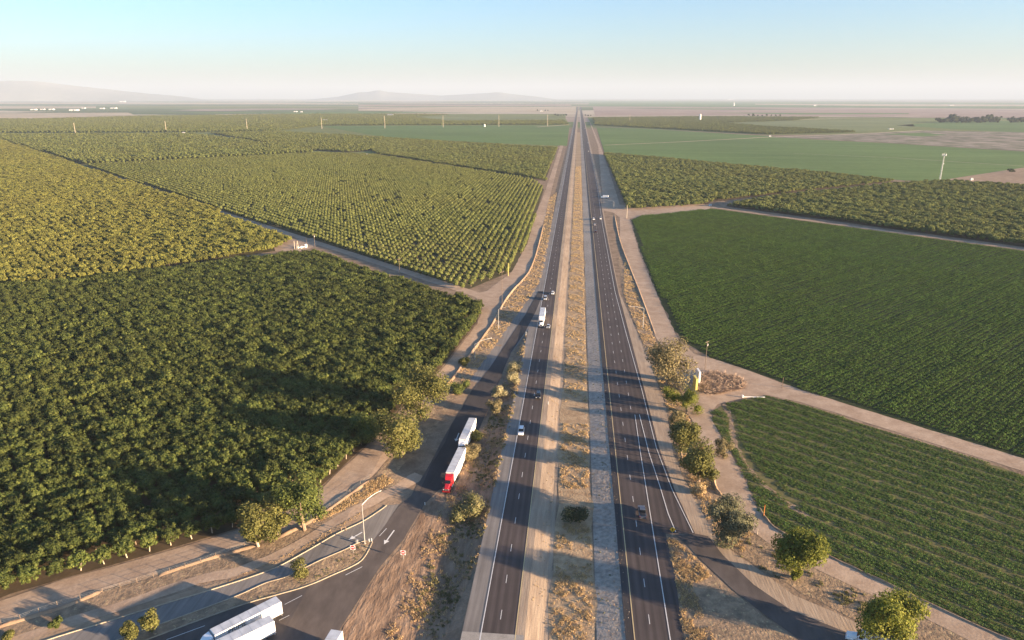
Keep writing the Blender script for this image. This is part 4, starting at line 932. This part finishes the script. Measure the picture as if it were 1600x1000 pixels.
def tri_cab(t, paint, sleeper=True):   # bonneted tractor: front bumper at y=3.6, fifth wheel near y=-2.6
    pm = M[paint]
    MB().box((0, -.6, .85), (.95, 7.0, .28)).build('chassis', M['black_trim'], t)
    hood = [[(-.72, 1.55, 1.0), (.72, 1.55, 1.0), (.86, 1.55, 1.75), (.62, 1.55, 2.12), (-.62, 1.55, 2.12), (-.86, 1.55, 1.75)],
            [(-.7, 2.6, .95), (.7, 2.6, .95), (.78, 2.6, 1.6), (.55, 2.6, 1.9), (-.55, 2.6, 1.9), (-.78, 2.6, 1.6)],
            [(-.62, 3.45, .8), (.62, 3.45, .8), (.64, 3.45, 1.4), (.46, 3.45, 1.62), (-.46, 3.45, 1.62), (-.64, 3.45, 1.4)]]
    MB().loft(hood).build('hood', pm, t, bevel=.05)
    cabr = [[(-1.18, -1.25, .95), (1.18, -1.25, .95), (1.22, -1.25, 2.4), (1.18, -1.25, 3.85), (-1.18, -1.25, 3.85), (-1.22, -1.25, 2.4)],
            [(-1.18, 0.0, .95), (1.18, 0.0, .95), (1.2, 0.0, 2.4), (1.08, 0.0, 3.6), (-1.08, 0.0, 3.6), (-1.2, 0.0, 2.4)],
            [(-1.05, .75, .95), (1.05, .75, .95), (1.08, .75, 2.1), (.95, .75, 2.95), (-.95, .75, 2.95), (-1.08, .75, 2.1)],
            [(-.98, 1.6, .95), (.98, 1.6, .95), (1.0, 1.6, 1.95), (.88, 1.6, 2.02), (-.88, 1.6, 2.02), (-1.0, 1.6, 1.95)]]
    cb = MB().loft(cabr).build('cab', pm, t, bevel=.05)
    MB().add([(-.86, 1.58, 2.12), (.86, 1.58, 2.12), (.84, .86, 2.86), (-.84, .86, 2.86)], [(0, 1, 2, 3)]).add([(-.86, 1.5, 2.10), (.86, 1.5, 2.10), (.84, .78, 2.84), (-.84, .78, 2.84)], [(3, 2, 1, 0)]).build('windscreen', M['window_glass'], cb)
    for s in (-1, 1):
        MB().box((s * 1.10, .72, 2.2), (.06, .8, .55)).build('side_window', M['window_glass'], cb)
        MB().box((s * .85, 2.75, 1.08), (.55, 1.35, .5)).build('fender', pm, t, bevel=.1)
        MB().box((s * .78, 3.44, 1.22), (.3, .12, .24)).build('headlight', M['headlamp'], t)
        MB().box((s * 1.48, 1.45, 2.15), (.14, .12, .75)).box((s * 1.33, 1.42, 2.4), (.3, .04, .04)).build('mirror', M['black_trim'], t)
        MB().cyl((s * 1.12, -1.42, 1.2), (s * 1.12, -1.42, 3.9), .08, n=8).build('exhaust_stack', M['chrome'], t)
        MB().cyl((s * .95, -.9, .72), (s * .95, .9, .72), .3, n=12).build('fuel_tank', M['chrome'], t)
        wheel(t, s * 1.02, 2.6, .5, .3)
        for y in (-2.2, -3.5): wheel(t, s * .93, y, .5, .55)
    MB().box((0, 3.55, .62), (2.3, .2, .42)).build('bumper', pm if paint != 'white_paint' else M['chrome'], t, bevel=.05)
    MB().box((0, 3.5, 1.15), (.95, .06, .62)).build('grille', M['chrome'], t)
def trailer(t, y_front, L=16.15, side='trailer_white', panels=None):
    yc = y_front - L / 2; W = 2.6; z0, z1 = 1.15, 4.1
    b = MB().box((0, yc, (z0 + z1) / 2), (W, L, z1 - z0)).build('trailer_box', M[side], t, bevel=.03)
    MB().box((0, yc, z1 + .012), (W - .12, L - .12, .03)).build('roof_panel', M['trailer_roof'], b)
    rb = MB()
    for k in range(1, int(L / 1.3)):
        for s in (-1, 1): rb.box((s * (W / 2 + .008), y_front - k * 1.3, (z0 + z1) / 2), (.02, .05, z1 - z0 - .2))
    rb.build('side_ribs', M[side], b)
    rr = MB()
    for k in range(1, int(L / 2.0)): rr.box((0, y_front - k * 2.0, z1 + .035), (W - .14, .07, .03))
    rr.build('roof_ribs', M['steel'], b)
    MB().box((0, yc - .2, z0 - .06), (W + .02, L - .1, .1)).build('side_rail', M['steel'], b)
    dr = MB()
    for s in (-1, 1): dr.box((s * .62, y_front - L - .02, (z0 + z1) / 2), (1.2, .05, z1 - z0 - .25))
    dr.build('rear_doors', M[side], b)
    MB().box((0, y_front - L + .1, .55), (2.3, .12, .12)).box((-.8, y_front - L + .1, .85), (.1, .1, .6)).box((.8, y_front - L + .1, .85), (.1, .1, .6)).build('rear_bumper', M['steel'], b)
    for s in (-1, 1):
        MB().box((s * 1.05, y_front - L + .03, .98), (.3, .1, .14)).build('tail_light', M['tail_red'], b)
        MB().box((s * 1.22, y_front - 8.2, .82), (.04, 5.6, .62)).build('side_skirt', M[side], b)
        for y in (y_front - L + 2.2, y_front - L + 3.5): wheel(t, s * .93, y, .5, .55)
        MB().box((s * .8, y_front - 2.8, .65), (.12, .15, .9)).build('landing_leg', M['black_trim'], b)
    return b
def semi(front, head_to, paint, label, tl=16.15, z=None, at_height=None):
    """front: ground point under the front bumper, head_to: a point behind it the truck points away from"""
    f = Vector((*front, 0)); r = Vector((*head_to, 0)); d = (f - r).normalized(); rz = math.atan2(-d.x, d.y)
    c = f - d * 3.65; c.z = zt(c.x, c.y) + .1
    t = empty('semi_truck', c, rz, label, 'truck'); tri_cab(t, paint); trailer(t, -1.55, tl); return t
def lettering(parent, text, size, loc, rot, mat, name='lettering'):
    cu = bpy.data.curves.new('lettering', 'FONT'); cu.body = text; cu.size = size; cu.extrude = .004; cu.align_x = 'CENTER'; cu.align_y = 'CENTER'
    o = bpy.data.objects.new('tmp', cu); COL.objects.link(o); bpy.context.view_layer.update()
    me = bpy.data.meshes.new_from_object(o.evaluated_get(bpy.context.evaluated_depsgraph_get())); bpy.data.objects.remove(o)
    me.materials.clear(); me.materials.append(mat); q = link_mesh(name, me, parent); q.location = loc; q.rotation_euler = rot; return q

semi(G(697, 772), G(726, 710), 'red_paint', 'semi truck with red tractor and white box trailer leading down the exit ramp')
semi(G(718, 716), G(736, 676), 'white_paint', 'white semi truck close behind the red one on the exit ramp')
p = G(845, 512); semi((p[0] + .1, p[1]), (p[0] + .1, p[1] + 50), 'white_paint', 'white semi truck driving towards the camera in the right lane of the southbound highway', tl=16.15)
# trucks waiting at the lower left, placed from the rear corner of their trailer roofs
def semi_from_roof(rear, fwd, label, paint='white_paint'):
    a_ = Vector(ray(*rear, 4.1)); b_ = Vector(ray(*fwd, 4.1)); d = (b_ - a_).normalized(); right = Vector((d.y, -d.x))
    c = a_ + d * (16.15 + 1.55)      # rear roof corner is the left or right one
    return a_, d, right
a_, d, rgt = semi_from_roof((431, 932), (327, 984), '')
def place_truck(a_, d, side, label):
    right = Vector((d.y, -d.x)); mid = a_ + right * side * 1.3; front = mid + d * (14.6 + 1.55 + 3.65)
    return semi(tuple(front), tuple(mid), 'white_paint', label, tl=14.6)
tA = place_truck(a_, d, -1, 'white semi truck with dark lettering on its trailer, left of the bottom pair')
lettering(tA, 'PRIME', 1.5, (1.35, -6.2, 3.42), (math.pi / 2, 0, math.pi / 2), M['black_trim'])
lettering(tA, 'PRIME', 1.5, (-1.35, -6.2, 3.42), (math.pi / 2, 0, -math.pi / 2), M['black_trim'])
a_, d, rgt = semi_from_roof((421, 961), (338, 1000), '')
tB = place_truck(a_, d, -1, 'white semi truck standing right beside the lettered trailer at the bottom left')
a_, d, rgt = semi_from_roof((517, 980), (504, 1001), '')
tC = place_truck(a_, d, -1, 'white semi trailer whose rear end just shows at the bottom edge on the ramp')
# green and white truck, lower right
f = G(1320, 998); r_ = G(1392, 1022)
tD = semi(f, r_, 'white_paint', 'white truck with green and yellow trailer panel under the largest tree')
MB().box((-1.33, -2.75, 2.5), (.03, 1.9, 1.6)).build('green_panel', M['green_panel'], tD); MB().box((-1.335, -4.1, 2.5), (.03, .75, 1.6)).build('yellow_panel', M['yellow_panel'], tD)

S = math.pi
def car_at(kind, paint, px, py, south, label, group=None, x=None):
    p = at(px, py); 
    if x is not None: p.x = x
    p.z = zt(p.x, p.y) + .1
    return car(kind, paint, p, S if south else 0, label, group)
car_at('sedan', 'white_paint', 865, 459.5, True, 'white car in the fast southbound lane above the exit ramp', x=-12.3)
car_at('suv', 'silver_paint', 851, 468, True, 'silver car in the slow southbound lane behind the white semi truck', x=-16)
car_at('sedan', 'silver_paint', 858, 512, True, 'silver car in the fast lane beside the cab of the southbound white semi truck', x=-12.2)
car_at('suv', 'dark_paint', 843, 621, True, 'dark car in the fast southbound lane between two tree shadows', x=-12.4)
car_at('suv', 'white_paint', 817.5, 677, True, 'white suv in the slow southbound lane level with the white truck on the ramp', x=-16.6)
car_at('pickup', 'grey_paint', 1003, 804, False, 'dark grey pickup driving away in the shade on the northbound side')
car_at('suv', 'white_paint', 930.5, 343.5, False, 'white car driving away, left one of two side by side on the northbound side', x=19.2 - 2.6)
car_at('pickup', 'white_paint', 938, 342.5, False, 'white pickup driving away, right one of two side by side on the northbound side', x=23.2)
car_at('sedan', 'silver_paint', 931.5, 352, False, 'pale car just behind the two white ones on the northbound side', x=17)
car_at('sedan', 'dark_paint', 932, 363, False, 'dark car last of the small northbound group', x=17)
for i, (px, py, sth, k, c, lb) in enumerate([(919.5, 237, False, 'suv', 'white_paint', 'white van like car near the start of the orchard shadow, northbound'),
        (893.5, 211, True, 'suv', 'white_paint', 'distant white vehicle upper of two in the southbound lanes'), (893, 218.5, True, 'sedan', 'silver_paint', 'distant pale car lower of two in the southbound lanes'),
        (896.5, 192, True, 'suv', 'white_paint', 'farthest white vehicle on the southbound side'), (914, 201, False, 'suv', 'white_paint', 'farthest white vehicle on the northbound side'),
        (918.5, 223.5, False, 'sedan', 'silver_paint', 'distant pale car northbound ahead of the white van like car')]):
    car_at(k, c, px, py, sth, lb)
def box_truck(px, py, rz, label):
    p = at(px, py); t = empty('box_truck', p, rz, label, 'truck')
    MB().box((0, -1.2, 2.1), (2.4, 6.4, 2.7)).build('cargo_box', M['trailer_white'], t, bevel=.04)
    MB().box((0, 2.9, 1.5), (2.1, 1.7, 1.9)).build('cab', M['white_paint'], t, bevel=.15); MB().box((0, 3.76, 1.95), (1.8, .05, .7)).build('windscreen', M['window_glass'], t)
    for s in (-1, 1):
        for y in (2.8, -2.6): wheel(t, s * 1.0, y, .42, .3)
box_truck(944.5, 310, math.radians(80), 'white box truck parked across the shaded shoulder beside the right orchard')

# ------------------------------------------------------------------ lamps, poles, signs, fences
def mast_lamp(base, top_y, tip, label):
    b = at(*base); h = height_for(base, top_y); tp = Vector((*ray(*tip, b.z + h + 1.2), b.z + h + 1.2)); t = empty('street_lamp', b, 0, label, 'street lamp')
    e_ = tp - b; el = Vector((0, 0, h))
    MB().cyl((0, 0, -.2), el, .15, .09, 8).build('pole', M['steel'], t)
    MB().cyl((0, 0, 0), (0, 0, .35), .3, n=10).build('base', M['concrete'], t)
    m = MB(); pts = [el, el.lerp(e_, .35) + Vector((0, 0, .45)), el.lerp(e_, .7) + Vector((0, 0, .35)), e_]
    for p_, q_ in zip(pts, pts[1:]): m.cyl(p_, q_, .075, .06, 6)
    m.build('mast_arm', M['steel'], t)
    dr = (e_ - el).normalized(); MB().box(tuple(e_ + Vector((dr.x, dr.y, 0)) * .3), (.36, .85, .16), rz=math.atan2(-dr.x, dr.y)).build('lamp_head', M['steel'], t, bevel=.04)
mast_lamp((570, 850), 789, (592, 768), 'large street lamp with long arm on the nose of the traffic island')
mast_lamp((779, 514), 483, (799, 479.5), 'street lamp on the verge beside the top of the exit ramp')
mast_lamp((742, 562), 538, (766, 528.5), 'street lamp on the verge beside the exit ramp, lower one of the two')
mast_lamp((1004.5, 512), 482, (986, 479), 'street lamp beside the right frontage road above the airy grey tree')
mast_lamp((959, 325), 315, (951, 313), 'small distant street lamp at the corner of the right orchard')
def pole(base, top, label, arm=1.2, r=.14, mat='wood', transformer=False, cat='utility pole', name='utility_pole', rz=.8, arms=1):
    b = at(*base); h = height_for(base, top); t = empty(name, b, rz, label, cat)
    MB().cyl((0, 0, -.3), (0, 0, h), r, r * .7, 7).build('pole', M[mat], t)
    for k in range(arms):
        if arm: MB().box((0, 0, h - .4 - k * h * .08), (arm * 2, .12, .14)).build('crossarm', M[mat], t)
        for s in (-1, 0, 1):
            if arm: MB().cyl((s * arm * .9, 0, h - .33 - k * h * .08), (s * arm * .9, 0, h - .1 - k * h * .08), .05, n=6).build('insulator', M['steel'], t)
    if transformer: MB().cyl((.3, 0, h - 2.2), (.3, 0, h - 1.2), .3, n=10).build('transformer', M['steel'], t)
    return t
pole((492, 386), 366, 'utility pole with transformer beside the farm track next to the pump', transformer=True)
pole((479, 381), 372, 'short bare pole just behind the pump on the farm track', arm=0, r=.1)
pole((624.5, 428), 404, 'utility pole with crossarm beside the track between dark and dotted orchard')
pole((784.5, 478), 424, 'tall thin utility pole at the junction of frontage road and farm track', r=.12)
pole((1101.5, 577), 533, 'wooden utility pole with transformer beside the brush heap', transformer=True)
pole((1222, 606), 590, 'short wooden post beside the dirt road junction on the right', arm=0, r=.13)
pole((979, 341), 321, 'thick pale post at the corner of the right farm road', arm=0, r=.45, mat='pale_wood')
pole((794, 431), 411, 'tall pale yellow standpipe at the edge of the dotted orchard', arm=0, r=.22, mat='yellow_post', name='standpipe', cat='pipe')
pole((1193, 807), 789, 'short orange post at the bend of the right dirt road', arm=0, r=.12, mat='orange_post', name='marker_post', cat='post')
pole((1093, 730), 705, 'pale yellow standpipe among the dark olive trees on the right', arm=0, r=.15, mat='yellow_post', name='standpipe', cat='pipe')
pole((1183, 835), 826, 'short wooden post beside the olive tree', arm=0, r=.13, mat='pale_wood', name='marker_post', cat='post')
for i, (px, by, ty, lb) in enumerate([(118, 209, 192, 'tall pale transmission pole leftmost of the distant line'), (260, 206.5, 189, 'tall pale transmission pole second from the left in the distant line'), (386.5, 204, 186, 'tall pale transmission pole third from the left in the distant line'),
        (503, 201, 184, 'tall pale transmission pole above the white shed left of centre'), (601.5, 200.5, 181, 'tall pale transmission pole just left of the white farmhouse'), (692.5, 199, 180.5, 'tall pale transmission pole between the white farmhouse and the white tank'),
        (779.5, 198, 180, 'tall pale transmission pole second from the highway'), (855.5, 197, 179, 'tall pale transmission pole nearest the highway on the left'), (984, 190, 178, 'tall pale transmission pole right of the highway')]):
    pole((px, by), ty, lb, arm=3.0, r=.9, mat='pale_wood', name='transmission_pole', cat='pole', arms=2, rz=.2)
# lattice communication tower on the right
def comm_tower(base, top, label):
    b = at(*base); h = height_for(base, top); t = empty('communication_tower', b, .3, label, 'tower'); m = MB(); mb = MB()
    c = [(math.cos(k * 2.094), math.sin(k * 2.094)) for k in range(3)]
    for x, y in c: MB().cyl((x * 1.1, y * 1.1, 0), (x * .55, y * .55, h), .16, .1, 6).build('leg', M['building_white'], t)
    n = 14
    for k in range(n):
        r0 = 1.1 - .55 * k / n; r1 = 1.1 - .55 * (k + 1) / n
        for i in range(3):
            j = (i + 1) % 3; m.cyl((c[i][0] * r0, c[i][1] * r0, h * k / n), (c[j][0] * r1, c[j][1] * r1, h * (k + 1) / n), .06, n=4); m.cyl((c[i][0] * r1, c[i][1] * r1, h * (k + 1) / n), (c[j][0] * r1, c[j][1] * r1, h * (k + 1) / n), .06, n=4)
    m.build('bracing', M['building_white'], t)
    MB().cyl((0, 0, h - 1.9), (0, 0, h - 1.7), 2.6, n=12).build('antenna_platform', M['steel'], t)
    for k in range(9):
        a_ = k * .698; MB().box((math.cos(a_) * 2.6, math.sin(a_) * 2.6, h - .6), (.5, .35, 2.4), rz=a_).build('antenna_panel', M['building_white'], t)
    MB().cyl((.9, 0, h * .66), (1.5, 0, h * .66), .7, n=12).build('dish', M['building_white'], t)
    MB().cyl((0, 0, h), (0, 0, h + 3), .06, n=5).build('lightning_rod', M['steel'], t)
comm_tower((1468, 284), 241, 'white communication tower with antennas behind the right orchard')
def tank(base, top, wpx, label, name='water_tower'):
    b = at(*base); h = height_for(base, top); r_ = wpx * mpp(*base) / 2; t = empty(name, b, 0, label, 'tower')
    MB().cyl((0, 0, 0), (0, 0, h * .92), r_, r_ * .92, 16).build('shaft', M['building_white'], t); MB().cyl((0, 0, h * .92), (0, 0, h), r_ * 1.02, r_ * .3, 16).build('cap', M['building_white'], t)
    MB().box((r_, 0, h * .45), (.5, .6, h * .9)).build('ladder', M['steel'], t)
tank((1093.5, 189), 178, 3.2, 'tall white tower alone in the fields right of the highway')
tank((1146.5, 165.5), 160, 1.8, 'white tower farther away near the horizon right of the highway')
tank((757, 198), 194, 3.0, 'small white tank in the green field left of the highway')
def shed(px, py, wpx, hpx, label, depth=.7, grp=None, rz=.1):
    b = at(px, py); k = mpp(px, py); W = wpx * k; H = hpx * k; D = min(W * depth, 40); t = empty('farm_building', b, rz, label, 'building', grp)
    MB().box((0, 0, H * .35), (W, D, H * .7)).build('wall', M['building_white'], t)
    v = [(-W / 2 - .3, -D / 2 - .3, H * .7), (W / 2 + .3, -D / 2 - .3, H * .7), (W / 2 + .3, D / 2 + .3, H * .7), (-W / 2 - .3, D / 2 + .3, H * .7), (-W / 2 - .3, 0, H), (W / 2 + .3, 0, H)]
    MB().add(v, [(0, 1, 5, 4), (2, 3, 4, 5), (0, 4, 3), (1, 2, 5), (0, 3, 2, 1)]).build('roof', M['roof_grey'], t)
    MB().box((W * .1, -D / 2 - .05, H * .25), (W * .16, .1, H * .5)).build('door', M['grey_paint'], t)
for i, (px, py, w_, h_, lb) in enumerate([(53, 172, 8, 2, 'white farm building leftmost of the hazy cluster at the upper left'), (67, 171.5, 6, 1.6, 'small white farm building second in the hazy cluster'), (81, 171.5, 7, 1.8, 'white farm building third in the hazy cluster'),
        (116, 173, 12, 2.6, 'largest white farm building of the hazy cluster at the upper left'), (131, 169.5, 5, 1.4, 'small white farm building just right of the largest one in the hazy cluster'), (160, 170, 6, 1.6, 'white farm building left one of the two right of the hazy cluster'), (178, 169.5, 8, 1.6, 'long white farm building right one of the two right of the hazy cluster'),
        (192, 159.5, 8, 2, 'white building near the horizon at the upper left'), (596, 150.8, 8, 1.2, 'bright white building right on the horizon left of centre'), (507, 189.5, 9, 2.6, 'white shed beside the transmission pole left of centre'), (287, 209, 4, 2.6, 'small white pump house at the edge of the left orchards'),
        (610, 181.5, 9, 2.6, 'white farmhouse among trees above the left orchards'), (462, 175, 5, 1.5, 'tiny white building far left of the white farmhouse'), (471, 175.3, 3, 1.3, 'tiny white building right next to the tiny far one'), (846, 174, 5, 1.4, 'white farmhouse beside trees left of the highway far away'),
        (562, 244, 9, 2.4, 'long pale shed in the farm yard between the left orchards'), (574, 243.5, 4, 3.2, 'pale tank like shed at the right end of the farm yard'), (964, 153.8, 7, 1.0, 'bright white building near the horizon right of the highway'),
        (1142, 156, 8, 1.1, 'white building on the horizon above the right fields'), (1273, 165.5, 4, 1.8, 'small white building far away on the right'), (1486, 165, 6, 1.1, 'pale building far away near the right edge'), (1392, 202, 7, 1.2, 'white irrigation shed on the green field at the right'),
        (1203, 213.5, 3, 1.8, 'tiny white pump house where the field roads meet on the right'), (1518, 282, 3.5, 4, 'small white shed on the bare lot at the right'), (1590, 290, 12, 2.5, 'low white structures on the bare lot at the right edge'), (1109.5, 321.5, 4, 2.6, 'small pale blue pump box beside the right farm road')]):
    shed(px, py, w_, h_, lb)
# overpass far up the highway
def overpass(px, py, label):
    b = at(px, py); b.x = 4; t = empty('overpass', b, 0, label, 'bridge')
    MB().box((0, 0, 7.2), (190, 13, 1.6)).build('deck', M['concrete'], t)
    for s in (-1, 1): MB().box((0, s * 6.3, 8.6), (190, .3, 1.1)).build('parapet', M['concrete'], t)
    for x in (-45, -2, 40): MB().box((x, 0, 3.2), (1.4, 9, 6.6)).build('pier', M['concrete'], t)
overpass(903, 166.8, 'pale overpass crossing the highway near its vanishing point')

def post_sign(base, top, label, build, rz=0):
    b = at(*base); h = height_for(base, top); t = empty('road_sign', b, rz, label, 'sign')
    MB().cyl((0, 0, -.2), (0, 0, h), .05, n=6).build('post', M['steel'], t); build(t, h); return t
def disc(m, cx, y, cz, r_, n=28):
    m.add([(cx + math.cos(2 * math.pi * i / n) * r_, y, cz + math.sin(2 * math.pi * i / n) * r_) for i in range(n)], [tuple(range(n))]); return m
def dne(t, h):
    s = 1.25; p_ = MB().box((0, -.07, h - s / 2), (s, .04, s)).build('panel', M['sign_white'], t)
    disc(MB(), 0, -.095, h - s / 2, s * .46).build('red_disc', M['sign_red'], p_); MB().box((0, -.105, h - s / 2), (s * .66, .01, s * .15)).build('white_bar', M['sign_white'], p_)
post_sign((552, 864), 852, 'white square sign with red disc on the traffic island, left of the big lamp', dne)
post_sign((630.5, 874), 860, 'white square sign with red disc on the dirt verge right of the exit ramp', dne)
def warn(t, h):
    s = 1.1; p_ = MB().add([(0, -.09, h - 2 * s * .72), (s * .72, -.09, h - s * .72), (0, -.09, h), (-s * .72, -.09, h - s * .72), (0, -.05, h - 2 * s * .72), (s * .72, -.05, h - s * .72), (0, -.05, h), (-s * .72, -.05, h - s * .72)], [(0, 1, 2, 3), (7, 6, 5, 4), (0, 4, 5, 1), (1, 5, 6, 2), (2, 6, 7, 3), (3, 7, 4, 0)]).build('panel', M['sign_yellow'], t)
    c = h - s * .72; MB().add([(-.09, -.10, c - .42), (.09, -.10, c - .42), (.12, -.10, c + .1), (.22, -.10, c + .1), (0, -.10, c + .45), (-.22, -.10, c + .1), (-.12, -.10, c + .1)], [(0, 1, 2, 3, 4, 5, 6)]).build('symbol', M['sign_black'], p_)
post_sign((1050, 840), 823, 'yellow diamond warning sign with black symbol at the tip of the entrance ramp gore', warn)
def delineator(px, py, hpx, label, mat='sign_white', grp=None):
    b = at(px, py); h = max(.9, hpx * mpp(px, py)); o = MB().box((0, 0, h / 2), (.16, .07, h)).box((0, -.05, h - .18), (.18, .02, .24)).build('delineator', M[mat]); o.location = b; tag(o, label, 'post', grp)
delineator(856.5, 632, 5, 'white delineator post at the upper edge of the median crossing')
delineator(873.5, 469, 4, 'orange marker beside the southbound fast lane above the semi truck', 'orange_post')
delineator(577, 847, 6, 'white marker post on the island nose, left one beside the lamp')
delineator(581, 847, 7, 'white marker post on the tip of the island nose')
delineator(664, 789, 4, 'small white marker at the edge of the exit ramp below the red truck')
delineator(822, 524, 6, 'white marker post at the gore of the exit ramp')
b = at(558, 849); o = MB().box((0, 0, .5), (.5, .4, 1.0)).box((0, 0, 1.03), (.56, .46, .06)).build('control_cabinet', M['steel'], bevel=.02); o.location = b; tag(o, 'small grey control cabinet beside the big lamp on the island', 'cabinet')
def fence(line, label, step=None):
    pts = P(*line); b = Vector((*pts[0], zt(*pts[0]))); t = empty('wire_fence', b, 0, label, 'fence'); tops = []
    pm = MB().cyl((0, 0, -.2), (0, 0, 1.35), .055, n=6).mesh('post', M['wood'])
    dense = []
    for p_, q_ in zip(pts, pts[1:]):
        L = math.dist(p_, q_); n = max(1, round(L / 4.2))
        for i in range(n): dense.append((p_[0] + (q_[0] - p_[0]) * i / n, p_[1] + (q_[1] - p_[1]) * i / n))
    dense.append(pts[-1])
    for p_ in dense:
        o = link_mesh('post', pm, t); o.location = (p_[0] - b.x, p_[1] - b.y, zt(*p_) - b.z); tops.append(Vector(o.location))
    wm = MB()
    for a_, c_ in zip(tops, tops[1:]):
        for z in (.5, .9, 1.25): wm.cyl(a_ + Vector((0, 0, z)), c_ + Vector((0, 0, z)), .012, n=3, cap=False)
    wm.build('wires', M['steel'], t)
fence([(-60, 992), (2, 976), (32, 968), (90, 947), (161, 927), (240, 902), (314, 879), (382, 854), (402, 848)], 'low wire fence with pale posts along the lower left frontage road')
fence([(486, 812), (530, 783), (579, 747)], 'short run of wire fence along the frontage road behind the tall bushy tree')
# H-brace beside the slip lane
b = at(537, 830); t = empty('fence_brace', b, .5, 'dark wooden fence brace standing beside the slip lane kerb', 'post')
for s in (-1, 1): MB().cyl((s * .6, 0, -.2), (s * .6, 0, 1.5), .1, n=7).build('post', M['wood'], t)
MB().box((0, 0, 1.1), (1.2, .1, .12)).build('rail', M['wood'], t)
# billboard seen nearly edge-on
def billboard(base, top, mat, label):
    b = at(*base); h = height_for(base, top); t = empty('billboard', b, math.radians(6), label, 'billboard')
    for y in (-1.4, 1.4): MB().cyl((0, y, -.3), (0, y, h - .2), .16, n=8).build('post', M['steel'], t)
    p_ = MB().box((.0, 0, h * .6), (.75, 4.2, h * .78)).build('panel', M[mat], t, bevel=.03)
    MB().box((0, 0, h * .6 + h * .4), (.85, 4.4, .12)).box((0, 0, h * .6 - h * .4), (.85, 4.4, .12)).build('frame', M[mat], p_)
billboard((1090, 600), 578.5, 'building_white', 'tall white board seen edge-on beside the brush heap')
billboard((1085.5, 610), 589.5, 'yellow_post', 'pale yellow board seen edge-on, just below the white one')
# brush heap
HP = P((1092, 590), (1100, 584), (1118, 582), (1135, 588), (1152, 590), (1163, 600), (1160, 607), (1140, 612), (1118, 616), (1100, 614), (1088, 608))
sheet('heap_ground', rough(HP, 2, .9, 5), M['soil'], .08)
def stick(n, seed):
    R = random.Random(seed); m = MB()
    for i in range(n):
        a_ = R.random() * 6.28; el = R.uniform(-.1, .6); L = R.uniform(.5, 1.5); d_ = Vector((math.cos(a_) * math.cos(el), math.sin(a_) * math.cos(el), math.sin(el))) * L; c = Vector((R.uniform(-.6, .6), R.uniform(-.6, .6), R.uniform(.05, .4)))
        m.cyl(c, c + d_, .05, .02, 4, False)
    return proto('stick_source', m.mesh('stick_source', M['dead_wood']))
def scatter_in(name, poly, n, protos, label, seed, cat, s0=.6, s1=1.3):
    r = np.random.default_rng(seed); p_ = np.array(poly); x0, y0 = p_.min(0); x1, y1 = p_.max(0); x = x0 + (x1 - x0) * r.random(n * 3); y = y0 + (y1 - y0) * r.random(n * 3); k = inside(poly, x, y); x, y = x[k][:n], y[k][:n]
    o = scatter(name, np.stack([x, y, np.full(len(x), .05)], 1), r.random(len(x)) * 6.28, s0 + (s1 - s0) * r.random(len(x)), protos, label=label); tag(o, cat=cat)
scatter_in('brush_heap', HP, 620, [stick(14, i) for i in range(3)], 'brown heap of cut branches beside the billboard boards', 5, 'brush', .9, 1.9)
rub = []
for i in range(3):
    bm = bmesh.new(); bmesh.ops.create_icosphere(bm, subdivisions=1, radius=.3)
    RR = random.Random(i)
    for v in bm.verts: v.co *= RR.uniform(.7, 1.25); v.co.z *= .7
    me = bpy.data.meshes.new('rubble_source'); bm.to_mesh(me); bm.free(); me.materials.append(M['curb'] if i == 0 else M['soil']); rub.append(proto('rubble_source', me))
scatter_in('rubble', P((1138, 600), (1152, 588), (1165, 598), (1160, 608), (1145, 611)), 110, rub, 'pale rubble at the right end of the brush heap', 6, 'rubble')
scatter_in('rubble', P((945, 1100), (1000, 1100), (962, 760), (951, 620), (945, 560), (940, 560)), 420, rub, 'loose pale stones along the edge of the northbound carriageway', 8, 'stones', .15, .5)
b = at(1160, 621); e_ = at(1195, 621.5) - b; t = empty('irrigation_pipe', b, 0, 'white irrigation pipe lying at the corner of the striped field', 'pipe')
MB().cyl((0, 0, .25), (e_.x, e_.y, .25), .16, n=10).build('pipe', M['building_white'], t); MB().cyl((0, 0, 0), (0, 0, 1.0), .35, n=12).build('valve', M['building_white'], t)
# well pump between the orchards at the left
b = at(470, 388); t = empty('well_pump', b, .8, 'whitish well pump with tank and frame beside the farm track at the orchard corner', 'pump')
MB().cyl((-4.5, 1, 0), (-4.5, 1, 6.2), .22, n=8).build('standpipe', M['pale_wood'], t)
for s in (-1, 1): MB().cyl((-2.6 + s * .9, 0, 0), (-2.3, 0, 6.0), .14, n=6).build('frame_leg', M['pale_wood'], t)
MB().cyl((-2.3, 0, 0), (-2.3, 0, 2.0), .45, n=12).build('motor', M['steel'], t); MB().cyl((-2.3, 0, .8), (3.0, 0, .8), .3, n=10).build('discharge_pipe', M['building_white'], t)
MB().cyl((.6, .3, 0), (.6, .3, 1.6), .7, n=14).build('filter', M['building_white'], t); MB().box((4.4, .5, 1.3), (1.7, 1.2, 2.6)).build('cabinet', M['building_white'], t, bevel=.04)
print('objects', len(bpy.data.objects))
